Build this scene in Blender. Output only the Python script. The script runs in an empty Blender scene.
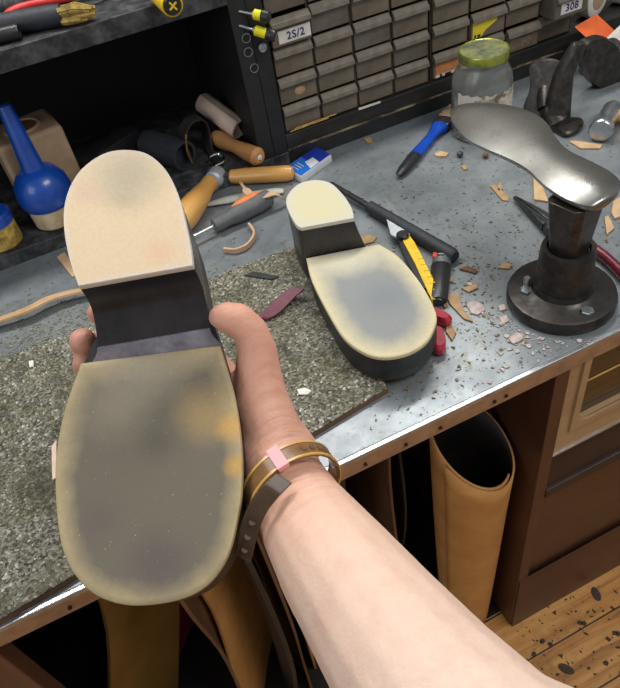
import bpy, bmesh, math, random
from mathutils import Vector, Matrix
random.seed(7)
S = bpy.context.scene
COL = S.collection
H = 0.735            # bench top
D = 0.568            # front of the cupboard and drawer cabinets

# ------------------------------------------------------------------ materials
def lin(c):
    c = c / 255.0
    return c / 12.92 if c <= .04045 else ((c + .055) / 1.055) ** 2.4
def rgb(r, g, b): return (lin(r), lin(g), lin(b), 1)

class NT:
    def __init__(s, name):
        s.m = bpy.data.materials.new(name); s.m.use_nodes = True
        s.t = s.m.node_tree; s.b = s.t.nodes['Principled BSDF']
        s.tc = s.n('ShaderNodeTexCoord')
    def n(s, kind, **kw):
        x = s.t.nodes.new(kind)
        for k, v in kw.items(): setattr(x, k, v)
        return x
    def l(s, a, b): s.t.links.new(a, b)
    def noise(s, scale, detail=4, rough=.6, stretch=None):
        x = s.n('ShaderNodeTexNoise'); x.inputs['Scale'].default_value = scale
        x.inputs['Detail'].default_value = detail; x.inputs['Roughness'].default_value = rough
        if stretch:
            mp = s.n('ShaderNodeMapping'); mp.inputs['Scale'].default_value = stretch
            s.l(s.tc.outputs['Object'], mp.inputs['Vector']); s.l(mp.outputs[0], x.inputs['Vector'])
        else: s.l(s.tc.outputs['Object'], x.inputs['Vector'])
        return x.outputs['Fac']
    def ramp(s, fac, stops):
        r = s.n('ShaderNodeValToRGB'); e = r.color_ramp.elements
        while len(e) < len(stops): e.new(.5)
        for el, (p, c) in zip(e, stops): el.position = p; el.color = c if len(c) == 4 else (*c, 1)
        s.l(fac, r.inputs[0]); return r.outputs[0]
    def mix(s, fac, a, b):
        x = s.n('ShaderNodeMix', data_type='RGBA')
        if isinstance(fac, (int, float)): x.inputs[0].default_value = fac
        else: s.l(fac, x.inputs[0])
        for v, i in ((a, 6), (b, 7)):
            if isinstance(v, tuple): x.inputs[i].default_value = v
            else: s.l(v, x.inputs[i])
        return x.outputs[2]
    def bump(s, h, strength=.3, dist=.002):
        x = s.n('ShaderNodeBump'); x.inputs['Strength'].default_value = strength; x.inputs['Distance'].default_value = dist
        s.l(h, x.inputs['Height']); s.l(x.outputs[0], s.b.inputs['Normal'])

W0, W1 = (0, 0, 0, 1), (1, 1, 1, 1)
def mat(name, c1, c2=None, scale=60, rough=.5, metal=0, bump=0, bdist=.001, lo=.35, hi=.65, stretch=None, rough2=None, trans=0, sss=0, coat=0, ior=None, alpha=None):
    k = NT(name)
    f = k.noise(scale, 5, .65, stretch)
    col = k.ramp(f, [(lo, c1), (hi, c2 or c1)])
    k.l(col, k.b.inputs['Base Color'])
    k.b.inputs['Roughness'].default_value = rough
    if rough2 is not None:
        r = k.ramp(f, [(lo, (rough,) * 3), (hi, (rough2,) * 3)]); k.l(r, k.b.inputs['Roughness'])
    k.b.inputs['Metallic'].default_value = metal
    if trans: k.b.inputs['Transmission Weight'].default_value = trans
    if ior: k.b.inputs['IOR'].default_value = ior
    if coat: k.b.inputs['Coat Weight'].default_value = coat
    if sss:
        k.b.inputs['Subsurface Weight'].default_value = sss
        k.b.inputs['Subsurface Radius'].default_value = (.006, .0025, .0015)
        k.b.inputs['Subsurface Scale'].default_value = 1
    if bump: k.bump(f, bump, bdist)
    return k.m

def mat_bench():
    k = NT('worn_steel_sheet')
    base = k.ramp(k.noise(9, 6, .7), [(.3, rgb(118, 126, 131)), (.7, rgb(152, 159, 163))])
    base = k.mix(k.ramp(k.noise(55, 8, .75), [(.56, W0), (.70, W1)]), base, rgb(110, 112, 106))
    base = k.mix(k.ramp(k.noise(13, 8, .8), [(.57, W0), (.66, (.75,) * 3)]), base, rgb(112, 110, 82))
    base = k.mix(k.ramp(k.noise(160, 3, .6), [(.66, W0), (.72, W1)]), base, rgb(62, 66, 66))
    k.l(base, k.b.inputs['Base Color'])
    k.b.inputs['Metallic'].default_value = .45
    r = k.ramp(k.noise(30, 6, .7), [(.3, (.30,) * 3), (.7, (.50,) * 3)]); k.l(r, k.b.inputs['Roughness'])
    k.bump(k.noise(120, 6, .7), .12, .0006)
    return k.m
def mat_granite():
    k = NT('gritty_board')
    v = k.n('ShaderNodeTexVoronoi'); v.inputs['Scale'].default_value = 400; k.l(k.tc.outputs['Object'], v.inputs['Vector'])
    cell = k.n('ShaderNodeSeparateColor'); k.l(v.outputs['Color'], cell.inputs[0])
    c = k.ramp(cell.outputs[0], [(0, rgb(60, 60, 52)), (.35, rgb(112, 110, 96)), (.7, rgb(144, 142, 128)), (.93, rgb(166, 164, 150)), (1, rgb(226, 224, 214))])
    c = k.mix(k.ramp(k.noise(14, 6, .75), [(.42, W0), (.64, (.55,) * 3)]), c, rgb(106, 100, 64))
    c = k.mix(k.ramp(k.noise(26, 8, .8), [(.50, W0), (.64, (.9,) * 3)]), c, rgb(66, 66, 54))
    c = k.mix(k.ramp(k.noise(70, 8, .85), [(.58, W0), (.64, (.8,) * 3)]), c, rgb(40, 42, 38))
    k.l(c, k.b.inputs['Base Color'])
    rr = k.ramp(cell.outputs[1], [(0, (.2,) * 3), (.5, (.6,) * 3)]); k.l(rr, k.b.inputs['Roughness'])
    mx = k.n('ShaderNodeMath', operation='ADD'); k.l(v.outputs['Distance'], mx.inputs[0]); k.l(k.noise(45, 8, .8), mx.inputs[1])
    k.bump(mx.outputs[0], .9, .003)
    return k.m
def mat_floor():
    k = NT('pine_floorboards')
    mp = k.n('ShaderNodeMapping'); mp.inputs['Scale'].default_value = (1.4, 16, 1); k.l(k.tc.outputs['Object'], mp.inputs['Vector'])
    nz = k.n('ShaderNodeTexNoise'); nz.inputs['Scale'].default_value = 4; nz.inputs['Detail'].default_value = 8; nz.inputs['Distortion'].default_value = .8
    k.l(mp.outputs[0], nz.inputs['Vector'])
    c = k.ramp(nz.outputs['Fac'], [(.3, rgb(152, 98, 44)), (.5, rgb(196, 138, 72)), (.7, rgb(214, 160, 92))])
    c = k.mix(k.ramp(k.noise(7, 6, .75), [(.52, W0), (.7, (.55,) * 3)]), c, rgb(126, 80, 38))
    c = k.mix(k.ramp(k.noise(85, 5, .75), [(.65, W0), (.70, W1)]), c, rgb(62, 44, 30))
    br = k.n('ShaderNodeTexBrick'); br.inputs['Scale'].default_value = 1; br.inputs['Brick Width'].default_value = 3.1
    br.inputs['Row Height'].default_value = .092; br.inputs['Mortar Size'].default_value = .0014; br.offset = .37
    mp2 = k.n('ShaderNodeMapping'); mp2.inputs['Location'].default_value = (1.2, .0655, 0)
    k.l(k.tc.outputs['Object'], mp2.inputs['Vector']); k.l(mp2.outputs[0], br.inputs['Vector'])
    c = k.mix(br.outputs['Fac'], c, rgb(38, 24, 14))
    k.l(c, k.b.inputs['Base Color']); k.b.inputs['Roughness'].default_value = .45
    k.bump(nz.outputs['Fac'], .15, .001)
    return k.m
def mat_tread(name, edge, mid, p0, p1, blobs=(), grain=.25):
    """edge colour fading into the sanded middle; blobs = stains or painted shade (x, y, radius, colour, strength)"""
    k = NT(name)
    at = k.n('ShaderNodeAttribute', attribute_name='inset')
    ad = k.n('ShaderNodeMath', operation='MULTIPLY_ADD'); k.l(k.noise(26, 8, .75), ad.inputs[0]); ad.inputs[1].default_value = .34; k.l(at.outputs['Fac'], ad.inputs[2])
    c = k.mix(k.ramp(ad.outputs[0], [(p0, W0), (p1, W1)]), edge, mid)
    for (x, y, r, colr, st) in blobs:
        d = k.n('ShaderNodeVectorMath', operation='DISTANCE'); sc = k.n('ShaderNodeVectorMath', operation='MULTIPLY')
        k.l(k.tc.outputs['Object'], sc.inputs[0]); sc.inputs[1].default_value = (1, 1, 0); k.l(sc.outputs[0], d.inputs[0]); d.inputs[1].default_value = (x, y, 0)
        a2 = k.n('ShaderNodeMath', operation='MULTIPLY_ADD'); k.l(k.noise(40, 5, .7), a2.inputs[0]); a2.inputs[1].default_value = r * .6; k.l(d.outputs['Value'], a2.inputs[2])
        c = k.mix(k.ramp(a2.outputs[0], [(r * .55, (st,) * 3), (r * 1.45, W0)]), c, colr)
    c = k.mix(k.ramp(k.noise(420, 3, .6), [(.35, (grain,) * 3), (.6, W0)]), c, k.mix(.5, c, rgb(90, 84, 72)))
    c = k.mix(k.ramp(k.noise(520, 2, .5), [(.73, W0), (.76, (.45,) * 3)]), c, rgb(206, 200, 186))
    k.l(c, k.b.inputs['Base Color']); k.b.inputs['Roughness'].default_value = .62
    k.bump(k.noise(500, 3, .6), .15, .0004)
    return k.m
def mat_skin():
    k = NT('skin')
    geo = k.n('ShaderNodeTexCoord')
    d = k.n('ShaderNodeVectorMath', operation='DISTANCE'); k.l(geo.outputs['Object'], d.inputs[0]); d.inputs[1].default_value = Vector((0.0001,0.0021,0.9698)) - Vector((0.0897,-0.3631,0.9485))
    c = k.ramp(d.outputs['Value'], [(.03, rgb(214, 148, 126)), (.09, rgb(218, 164, 140)), (.145, rgb(220, 178, 154)), (.21, rgb(224, 191, 171)), (.30, rgb(226, 199, 182))])
    c = k.mix(k.ramp(k.noise(60, 6, .7), [(.45, W0), (.75, (.28,) * 3)]), c, rgb(196, 136, 114))
    k.l(c, k.b.inputs['Base Color']); k.b.inputs['Roughness'].default_value = .48
    k.b.inputs['Subsurface Weight'].default_value = .12; k.b.inputs['Subsurface Radius'].default_value = (.006, .0025, .0015); k.b.inputs['Subsurface Scale'].default_value = 1
    # fine crosswise creases of palm and wrist
    mp = k.n('ShaderNodeMapping'); mp.inputs['Rotation'].default_value = (Vector((0.0483,-0.2333,0.9268)) - Vector((0.0390,-0.1228,0.9215))).to_track_quat('Z', 'Y').inverted().to_euler(); k.l(k.tc.outputs['Object'], mp.inputs['Vector'])
    m2 = k.n('ShaderNodeMapping'); m2.inputs['Scale'].default_value = (22, 22, 260); k.l(mp.outputs[0], m2.inputs['Vector'])
    nz = k.n('ShaderNodeTexNoise'); nz.inputs['Scale'].default_value = 1; nz.inputs['Detail'].default_value = 3; k.l(m2.outputs[0], nz.inputs['Vector'])
    msk = k.ramp(d.outputs['Value'], [(.06, (.25,) * 3), (.12, W1), (.155, W1), (.19, W0)])
    mu = k.n('ShaderNodeMath', operation='MULTIPLY'); k.l(nz.outputs['Fac'], mu.inputs[0]); k.l(msk, mu.inputs[1])
    ad = k.n('ShaderNodeMath', operation='MULTIPLY_ADD'); k.l(k.noise(260, 6, .7), ad.inputs[0]); ad.inputs[1].default_value = .35; k.l(mu.outputs[0], ad.inputs[2])
    k.bump(ad.outputs[0], .5, .0034)
    crease = k.ramp(mu.outputs[0], [(.30, (0, 0, 0, 1)), (.48, (.26,) * 3)])
    k.l(k.mix(crease, c, rgb(186, 118, 98)), k.b.inputs['Base Color'])
    return k.m

M = {
 'bench': mat_bench(), 'board': mat_granite(), 'floor': mat_floor(), 'skin': mat_skin(),
 'lip': mat('lip_paint', rgb(170, 132, 98), rgb(140, 106, 78), 40, .5),
 'steeledge': mat('bright_steel_edge', rgb(200, 203, 205), rgb(170, 174, 178), 60, .3, .9),
 'brown': mat('brown_gloss_paint', rgb(84, 52, 36), rgb(72, 44, 30), 12, .42, bump=.05),
 'brown2': mat('dark_brown_paint', rgb(58, 38, 28), rgb(46, 30, 24), 14, .5, bump=.05),
 'cream': mat('cream_enamel', rgb(180, 150, 112), rgb(164, 134, 98), 18, .38),
 'ovenglass': mat('smoked_glass', rgb(62, 46, 28), rgb(48, 36, 22), 9, .12, coat=.5),
 'black': mat('black_paint', rgb(22, 22, 23), rgb(34, 34, 35), 70, .55, bump=.15),
 'blackdust': mat('dusty_black_paint', rgb(34, 34, 36), rgb(88, 90, 94), 45, .6, bump=.2, lo=.42, hi=.75),
 'blackledge': mat('worn_black_board', rgb(26, 25, 24), rgb(58, 52, 46), 35, .6, bump=.2, lo=.45, hi=.75, stretch=(.3, 1, 1)),
 'inside': mat('black_recess_paint', rgb(14, 14, 14), rgb(20, 20, 20), 30, .8),
 'wall': mat('plaster', rgb(150, 146, 138), rgb(136, 132, 124), 8, .8),
 'cabshell': mat('brown_plastic_shell', rgb(60, 50, 40), rgb(46, 39, 32), 30, .5),
 'drawer': mat('dusty_smoked_plastic', rgb(90, 79, 65), rgb(116, 104, 88), 28, .42, lo=.35, hi=.7),
 'drawer2': mat('dusty_clear_plastic', rgb(106, 99, 88), rgb(86, 78, 66), 28, .4, lo=.35, hi=.7),
 'drlip': mat('dusty_plastic_lip', rgb(122, 114, 102), rgb(98, 90, 78), 60, .45),
 'paper': mat('white_paper', rgb(226, 222, 212), rgb(206, 200, 188), 40, .7),
 'ink': mat('blue_ink', rgb(34, 36, 112), None, 10, .5),
 'yellowlabel': mat('yellow_label', rgb(232, 206, 40), rgb(214, 190, 52), 60, .6),
 'orangelabel': mat('orange_brown_label', rgb(202, 134, 84), rgb(176, 108, 62), 90, .6),
 'brownlabel': mat('speckled_paper_label', rgb(126, 112, 92), rgb(84, 72, 58), 160, .7),
 'blackmark': mat('black_print', rgb(24, 22, 22), None, 10, .5),
 'rubber': mat('black_sole_edge', rgb(26, 25, 26), rgb(44, 43, 46), 70, .42, bump=.15, bdist=.0006),
 'breast': mat('black_polished_leather', rgb(30, 27, 27), rgb(52, 47, 50), 34, .26, bump=.08, lo=.35, hi=.75, stretch=(1, .4, 1)),
 'insole': mat('tan_insole_leather', rgb(150, 108, 70), rgb(132, 92, 58), 40, .6),
 'tanleather': mat('veg_tan_leather', rgb(204, 172, 132), rgb(184, 150, 110), 40, .6, bump=.1),
 'tanleather2': mat('veg_tan_leather_ochre', rgb(198, 146, 84), rgb(178, 126, 68), 14, .55, bump=.06),
 'paleleather': mat('pale_pinkish_leather', rgb(226, 204, 186), rgb(206, 182, 164), 60, .6),
 'pink': mat('pink_leather_shaving', rgb(208, 176, 142), rgb(188, 154, 120), 60, .6),
 'offcut': mat('tan_offcut', rgb(176, 146, 106), rgb(150, 120, 82), 80, .65),
 'flake': mat('pale_pinkish_flake', rgb(196, 184, 178), rgb(164, 148, 144), 120, .7),
 'maroon': mat('maroon_leather', rgb(112, 62, 76), rgb(92, 48, 60), 70, .55, bump=.1),
 'blackleather': mat('black_leather_scrap', rgb(30, 32, 36), rgb(46, 48, 52), 60, .5),
 'iron': mat('cast_iron_worn', rgb(74, 72, 70), rgb(46, 43, 41), 55, .36, .75, bump=.25, lo=.35, hi=.7, rough2=.55),
 'ironbright': mat('polished_iron', rgb(150, 150, 146), rgb(112, 112, 108), 42, .26, .9, bump=.12, lo=.4, hi=.75, rough2=.42),
 'irondark': mat('blackened_iron', rgb(50, 47, 45), rgb(84, 79, 75), 70, .36, .6, bump=.35, lo=.4, hi=.75),
 'zinc': mat('zinc_bolt', rgb(190, 196, 198), rgb(160, 168, 172), 90, .3, .9),
 'plate': mat('brushed_plate', rgb(206, 210, 214), rgb(184, 190, 196), 90, .5, .5),
 'chrome': mat('chrome', rgb(210, 210, 205), rgb(180, 180, 176), 60, .18, 1),
 'brass': mat('old_brass', rgb(196, 160, 88), rgb(150, 116, 58), 60, .35, .8),
 'darksteel': mat('dark_tool_steel', rgb(70, 72, 76), rgb(96, 98, 100), 80, .34, .85),
 'wood': mat('varnished_handle_wood', rgb(226, 176, 100), rgb(206, 148, 74), 26, .34, coat=.4, stretch=(.25, 1, 1)),
 'wood2': mat('dull_handle_wood', rgb(206, 154, 98), rgb(166, 114, 66), 26, .45, stretch=(.25, 1, 1)),
 'bone': mat('bone', rgb(196, 196, 182), rgb(176, 178, 166), 30, .4),
 'greyrubber': mat('grey_rubber', rgb(98, 100, 102), rgb(82, 84, 86), 70, .55),
 'orange': mat('orange_rubber', rgb(228, 132, 66), rgb(214, 116, 56), 70, .5),
 'blackplastic': mat('black_plastic', rgb(26, 27, 30), rgb(40, 41, 44), 60, .36),
 'blackgrip': mat('black_foam_grip', rgb(34, 37, 44), rgb(46, 49, 56), 120, .6, bump=.2),
 'yellow': mat('yellow_plastic', rgb(232, 196, 40), rgb(216, 176, 30), 60, .4),
 'yellowbright': mat('bright_yellow_plastic', rgb(236, 228, 30), rgb(224, 214, 30), 60, .35),
 'red': mat('red_plastic', rgb(178, 40, 62), rgb(150, 28, 48), 50, .2, coat=.5),
 'redhandle': mat('red_rubber_handle', rgb(212, 62, 56), rgb(196, 50, 46), 50, .4),
 'maroonplastic': mat('maroon_dipped_handle', rgb(116, 22, 44), rgb(92, 16, 34), 50, .22, coat=.5),
 'blue': mat('blue_gloss_plastic', rgb(24, 82, 190), rgb(16, 66, 166), 26, .25, coat=.3),
 'bluelid': mat('blue_funnel_plastic', rgb(22, 78, 172), rgb(16, 58, 140), 18, .3, coat=.3),
 'bluelabel': mat('blue_label', rgb(30, 60, 170), rgb(24, 40, 140), 18, .3),
 'bluelabel2': mat('sky_blue_label', rgb(40, 120, 214), rgb(30, 100, 200), 18, .3),
 'whiteplastic': mat('white_plastic', rgb(220, 224, 226), rgb(204, 208, 212), 20, .35),
 'creamjar': mat('cream_stained_plastic', rgb(206, 192, 158), rgb(150, 118, 66), 16, .4, lo=.45, hi=.7),
 'cardboard': mat('tan_block', rgb(182, 154, 124), rgb(150, 122, 96), 18, .8, bump=.1),
 'gluecrust': mat('gold_glue_crust', rgb(196, 168, 84), rgb(120, 96, 44), 70, .3, bump=.8, bdist=.004),
 'lidgold': mat('green_gold_lid', rgb(176, 184, 62), rgb(122, 128, 96), 34, .26, .7, lo=.4, hi=.7),
 'lidtop': mat('worn_lid_top', rgb(176, 180, 120), rgb(84, 98, 104), 30, .35, .6, lo=.4, hi=.65),
 'orangecard': mat('orange_card', rgb(238, 112, 52), rgb(228, 98, 42), 50, .7),
 'hairleather': mat('dark_leather_sheet', rgb(50, 44, 40), rgb(34, 31, 29), 12, .55, bump=.06),
 'brownleather': mat('brown_leather_sheet', rgb(110, 78, 52), rgb(86, 60, 40), 12, .55),
 'ochreleather': mat('ochre_leather_sheet', rgb(136, 106, 44), rgb(116, 88, 36), 9, .6),
 'redcloth': mat('dark_red_suede', rgb(140, 24, 44), rgb(100, 16, 30), 20, .8),
 'timber': mat('brown_timber', rgb(122, 84, 60), rgb(98, 66, 46), 18, .6, stretch=(1, 1, .2)),
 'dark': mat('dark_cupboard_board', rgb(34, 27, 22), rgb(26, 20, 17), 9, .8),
 'strap': mat('amber_jelly_strap', rgb(176, 136, 90), rgb(138, 106, 70), 60, .22, trans=.55, ior=1.3),
 'straptail': mat('smoky_jelly_strap', rgb(104, 84, 66), rgb(80, 64, 50), 60, .22, trans=.45, ior=1.3),
 'strapgold': mat('gold_strap_edge', rgb(206, 164, 92), rgb(186, 144, 76), 60, .25),
 'keeper': mat('pink_silicone', rgb(240, 160, 166), rgb(230, 146, 154), 60, .4),
 'crumb': mat('leather_dust', rgb(138, 128, 100), rgb(78, 74, 64), 150, .8),
 'grit': mat('grey_green_grit', rgb(150, 148, 128), rgb(92, 92, 74), 200, .6),
 'floordirt': mat('dark_floor_scraps', rgb(52, 40, 30), rgb(78, 60, 44), 60, .7),
 'rawedge': mat('worn_board_edge', rgb(50, 44, 38), rgb(150, 136, 112), 40, .7, lo=.45, hi=.6, stretch=(.5, 1, 1)),
 'whitescrap': mat('white_scrap', rgb(226, 222, 214), rgb(206, 202, 192), 60, .7),
}
g = NT('clear_jar_glass'); g.b.inputs['Base Color'].default_value = (.92, .94, .90, 1); g.b.inputs['Transmission Weight'].default_value = .94
g.b.inputs['Roughness'].default_value = .12; g.b.inputs['IOR'].default_value = 1.45; M['glass'] = g.m
M['tread_near'] = mat_tread('worn_forefoot_sole', rgb(192, 172, 128), rgb(104, 98, 84), .08, .40, [
    (.004, -.076, .030, rgb(160, 152, 132), .75), (.022, -.050, .026, rgb(142, 132, 112), .6), (-.034, -.040, .022, rgb(190, 158, 98), .5), (-.050, -.030, .011, rgb(214, 164, 80), .6),
    (-.004, -.022, .013, rgb(84, 76, 68), .55), (-.006, .048, .022, rgb(84, 74, 74), .6), (.03, .022, .018, rgb(90, 82, 78), .5), (-.052, -.006, .008, rgb(216, 160, 62), .6)])
M['heel_near'] = mat_tread('worn_heel_sole', rgb(204, 198, 194), rgb(212, 190, 156), .10, .26, [
    (.010, -.190, .030, rgb(166, 156, 136), .8), (.036, -.178, .012, rgb(204, 172, 150), .6), (-.012, -.133, .010, rgb(214, 170, 138), .55), (.012, -.172, .008, rgb(176, 160, 130), .6)], .15)  # last blob paints in the dark shading of the heel crease
M['tread_far'] = mat_tread('sanded_forefoot_sole', rgb(208, 197, 158), rgb(134, 138, 138), .16, .60, [
    (0, -.02, .045, rgb(198, 194, 172), .9), (-.02, .075, .035, rgb(116, 124, 130), .7)])
M['heel_far'] = mat_tread('sanded_heel_sole', rgb(190, 188, 176), rgb(196, 190, 156), .1, .5, [], .12)

# ------------------------------------------------------------------ mesh helpers
class MB:
    def __init__(s): s.v = []; s.f = []
    def add(s, vs, fs):
        o = len(s.v); s.v += [Vector(p) for p in vs]; s.f += [tuple(i + o for i in f) for f in fs]; return s
    def box(s, x0, y0, z0, x1, y1, z1):
        return s.add([(x0, y0, z0), (x1, y0, z0), (x1, y1, z0), (x0, y1, z0), (x0, y0, z1), (x1, y0, z1), (x1, y1, z1), (x0, y1, z1)],
                     [(3, 2, 1, 0), (4, 5, 6, 7), (0, 1, 5, 4), (1, 2, 6, 5), (2, 3, 7, 6), (3, 0, 4, 7)])
    def loft(s, rings, cap=True):
        n = len(rings[0]); o = len(s.v)
        for r in rings: s.v += [Vector(p) for p in r]
        for k in range(len(rings) - 1):
            for i in range(n):
                j = (i + 1) % n
                s.f.append((o + k * n + i, o + k * n + j, o + (k + 1) * n + j, o + (k + 1) * n + i))
        if cap:
            s.f.append(tuple(o + i for i in reversed(range(n)))); s.f.append(tuple(o + (len(rings) - 1) * n + i for i in range(n)))
        return s
    def prism(s, pts, z0, z1, b=0):
        cx = sum(p[0] for p in pts) / len(pts); cy = sum(p[1] for p in pts) / len(pts)
        R = max(math.hypot(p[0] - cx, p[1] - cy) for p in pts)
        def ring(i, z): return [(cx + (p[0] - cx) * (1 - i / R), cy + (p[1] - cy) * (1 - i / R), z) for p in pts]
        if b: return s.loft([ring(b, z0), ring(0, z0 + b), ring(0, z1 - b), ring(b, z1)])
        return s.loft([ring(0, z0), ring(0, z1)])
    def lathe(s, prof, n=28, axis='z', o=(0, 0, 0)):
        """prof = [(position along axis, radius)]"""
        rings = []
        for (t, r) in prof:
            r = max(r, 1e-5); q = []
            for i in range(n):
                a = 2 * math.pi * i / n; c, d = r * math.cos(a), r * math.sin(a)
                q.append((o[0] + c, o[1] + d, o[2] + t) if axis == 'z' else (o[0] + t, o[1] + c, o[2] + d) if axis == 'x' else (o[0] + d, o[1] + t, o[2] + c))
            rings.append(q)
        return s.loft(rings)
    def tube(s, pts, r, n=10, flat=1, up=(0, 0, 1)):
        """r: radius or list; flat squashes along the frame's normal"""
        P = [Vector(p) for p in pts]; rr = r if isinstance(r, (list, tuple)) else [r] * len(P); rings = []
        u = Vector(up)
        for i, p in enumerate(P):
            t = (P[min(i + 1, len(P) - 1)] - P[max(i - 1, 0)]).normalized()
            b = t.cross(u)
            if b.length < 1e-4: b = t.cross(Vector((1, .1, 0)))
            b.normalize(); m = b.cross(t).normalized(); u = m if abs(t.dot(Vector(up))) > .9 else Vector(up)
            rings.append([p + b * rr[i] * math.cos(2 * math.pi * k / n) + m * rr[i] * flat * math.sin(2 * math.pi * k / n) for k in range(n)])
        return s.loft(rings)
    def ball(s, c, r, n=14):
        rx, ry, rz = r if isinstance(r, (list, tuple)) else (r, r, r)
        rings = []
        for k in range(1, n):
            th = math.pi * k / n
            rings.append([(c[0] + rx * math.sin(th) * math.cos(2 * math.pi * i / (n * 2)), c[1] + ry * math.sin(th) * math.sin(2 * math.pi * i / (n * 2)), c[2] - rz * math.cos(th)) for i in range(n * 2)])
        return s.loft(rings)
    def ribbon(s, pts, w, th, side=None):
        """flat band along pts, width direction side (horizontal normal if None)"""
        P = [Vector(p) for p in pts]; rings = []
        for i, p in enumerate(P):
            t = (P[min(i + 1, len(P) - 1)] - P[max(i - 1, 0)]).normalized()
            b = Vector(side).normalized() if side else t.cross(Vector((0, 0, 1))).normalized()
            m = b.cross(t).normalized(); ww = w[i] if isinstance(w, (list, tuple)) else w
            rings.append([p + b * ww / 2 + m * th / 2, p - b * ww / 2 + m * th / 2, p - b * ww / 2 - m * th / 2, p + b * ww / 2 - m * th / 2])
        return s.loft(rings)
    def tf(s, m):
        s.v = [m @ p for p in s.v]; return s
    def build(s, name, material, parent=None, bevel=0, ang=35, subd=0):
        me = bpy.data.meshes.new(name); me.from_pydata([tuple(p) for p in s.v], [], s.f); me.validate()
        bm = bmesh.new(); bm.from_mesh(me); bmesh.ops.recalc_face_normals(bm, faces=bm.faces); bm.to_mesh(me); bm.free()
        for p in me.polygons: p.use_smooth = True
        me.set_sharp_from_angle(angle=math.radians(ang))
        me.materials.append(material)
        o = bpy.data.objects.new(name, me); COL.objects.link(o)
        if parent: o.parent = parent
        if bevel:
            m = o.modifiers.new('bevel', 'BEVEL'); m.width = bevel; m.segments = 2; m.limit_method = 'ANGLE'; m.angle_limit = math.radians(40); m.harden_normals = False
        if subd:
            m = o.modifiers.new('sub', 'SUBSURF'); m.levels = subd; m.render_levels = subd
        return o

def tag(o, label, cat, group=None, kind=None):
    o['label'] = label; o['category'] = cat
    if group: o['group'] = group
    if kind: o['kind'] = kind
    return o
def thing(name, label, cat, loc=(0, 0, 0), rz=0, group=None, mw=None):
    o = bpy.data.objects.new(name, None); o.empty_display_size = .02; COL.objects.link(o)
    o.location = loc; o.rotation_euler = (0, 0, rz)
    if mw: o.matrix_world = mw
    return tag(o, label, cat, group)
def struct(o): o['kind'] = 'structure'; return o
def lay(A, B):
    """base point, heading and length of something lying from A to B"""
    A, B = Vector(A), Vector(B); d = B - A
    return A, math.atan2(d.y, d.x), d.length
def at(o, loc, rz=0): o.location = loc; o.rotation_euler = (0, 0, rz); return o
def catmull(P, n=6, closed=False):
    out = []; N = len(P)
    for i in range(N if closed else N - 1):
        p = [P[(i + k) % N] if closed else P[min(max(i + k, 0), N - 1)] for k in (-1, 0, 1, 2)]
        for q in range(n):
            t = q / n
            out.append((Vector if len(P[0]) == 3 else tuple)([.5 * (2 * b + (c - a) * t + (2 * a - 5 * b + 4 * c - d) * t * t + (3 * b - a - 3 * c + d) * t ** 3) for a, b, c, d in zip(*p)]))
    if not closed: out.append(Vector(P[-1]) if len(P[0]) == 3 else tuple(P[-1]))
    return out

# ------------------------------------------------------------------ setting
fl = MB().box(-3.5, -3.0, -.04, 4.5, 1.0, 0).build('floor', M['floor']); struct(fl)
wb = MB().box(-3.5, .95, 0, 4.5, 1.05, 2.6).build('wall_back', M['wall']); struct(wb)

# ------------------------------------------------------------------ workbench and what is built under it
t = thing('workbench', 'long cobbler workbench with grey worn sheet steel top and brown front edge', 'workbench', (0, 0, 0))
MB().box(-1.0, .004, H - .02, 1.5, .94, H).build('steel_top', M['bench'], t, .001)
MB().box(-1.0, -.0015, H - .006, 1.5, .004, H + .0005).build('steel_edge', M['steeledge'], t, .001)
lp = MB().box(-1.0, -.001, H - .028, 1.5, .02, H - .006)
lip = lp.build('front_edging', M['lip'], t, .001)
for u in (-.17, -.12, .02, .142, .19, .232, .30, .315):
    MB().lathe([(-.0035, .002), (-.0015, .002)], 10, 'y', (u, 0, H - .017)).build('edging_nail', M['blackmark'], t)
MB().box(.385, 0, 0.0, .405, .55, H - .028).build('end_panel', M['brown'], t, .001)
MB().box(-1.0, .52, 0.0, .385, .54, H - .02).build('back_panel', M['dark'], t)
MB().box(-.67, .03, 0.0, .385, .52, .004).build('shade_board', M['dark'], t)  # added dark sheet standing for the shade on the kneehole floor
MB().box(-.70, .02, 0.0, -.67, .52, H - .02).build('end_panel', M['dark'], t)

t = thing('base_cabinet', 'brown painted base cabinet below the cream oven at the right', 'cabinet', (.7, .3, 0))
def rel(mb, t): return mb.tf(Matrix.Translation(-Vector(t.location)))
rel(MB().box(.4055, -.002, .433, 1.3, .10, .453), t).build('shelf_board', M['brown2'], t, .002)
rel(MB().loft([[(.4055, .004, .453), (1.3, .004, .453), (1.3, .05, .453), (.4055, .05, .453)], [(.4055, .024, .529), (1.3, .024, .529), (1.3, .05, .529), (.4055, .05, .529)]]), t).build('sloping_board', M['brown2'], t, .001)
rel(MB().box(.4055, .006, .0, 1.3, .03, .433), t).build('front_panel', M['brown'], t, .001)
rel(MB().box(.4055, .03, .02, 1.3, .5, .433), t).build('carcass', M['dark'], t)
pl = MB().loft([[(.387, -.004, 0), (1.3, -.004, 0), (1.3, -.0002, 0), (.387, -.0002, 0)], [(.387, -.004, .176), (1.3, -.004, .176), (1.3, -.0002, .176), (.387, -.0002, .176)],
                [(.387, -.0012, .184), (1.3, -.0012, .184), (1.3, -.0002, .184), (.387, -.0002, .184)]])
rel(pl, t).build('plinth_board', M['brown'], t)

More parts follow.
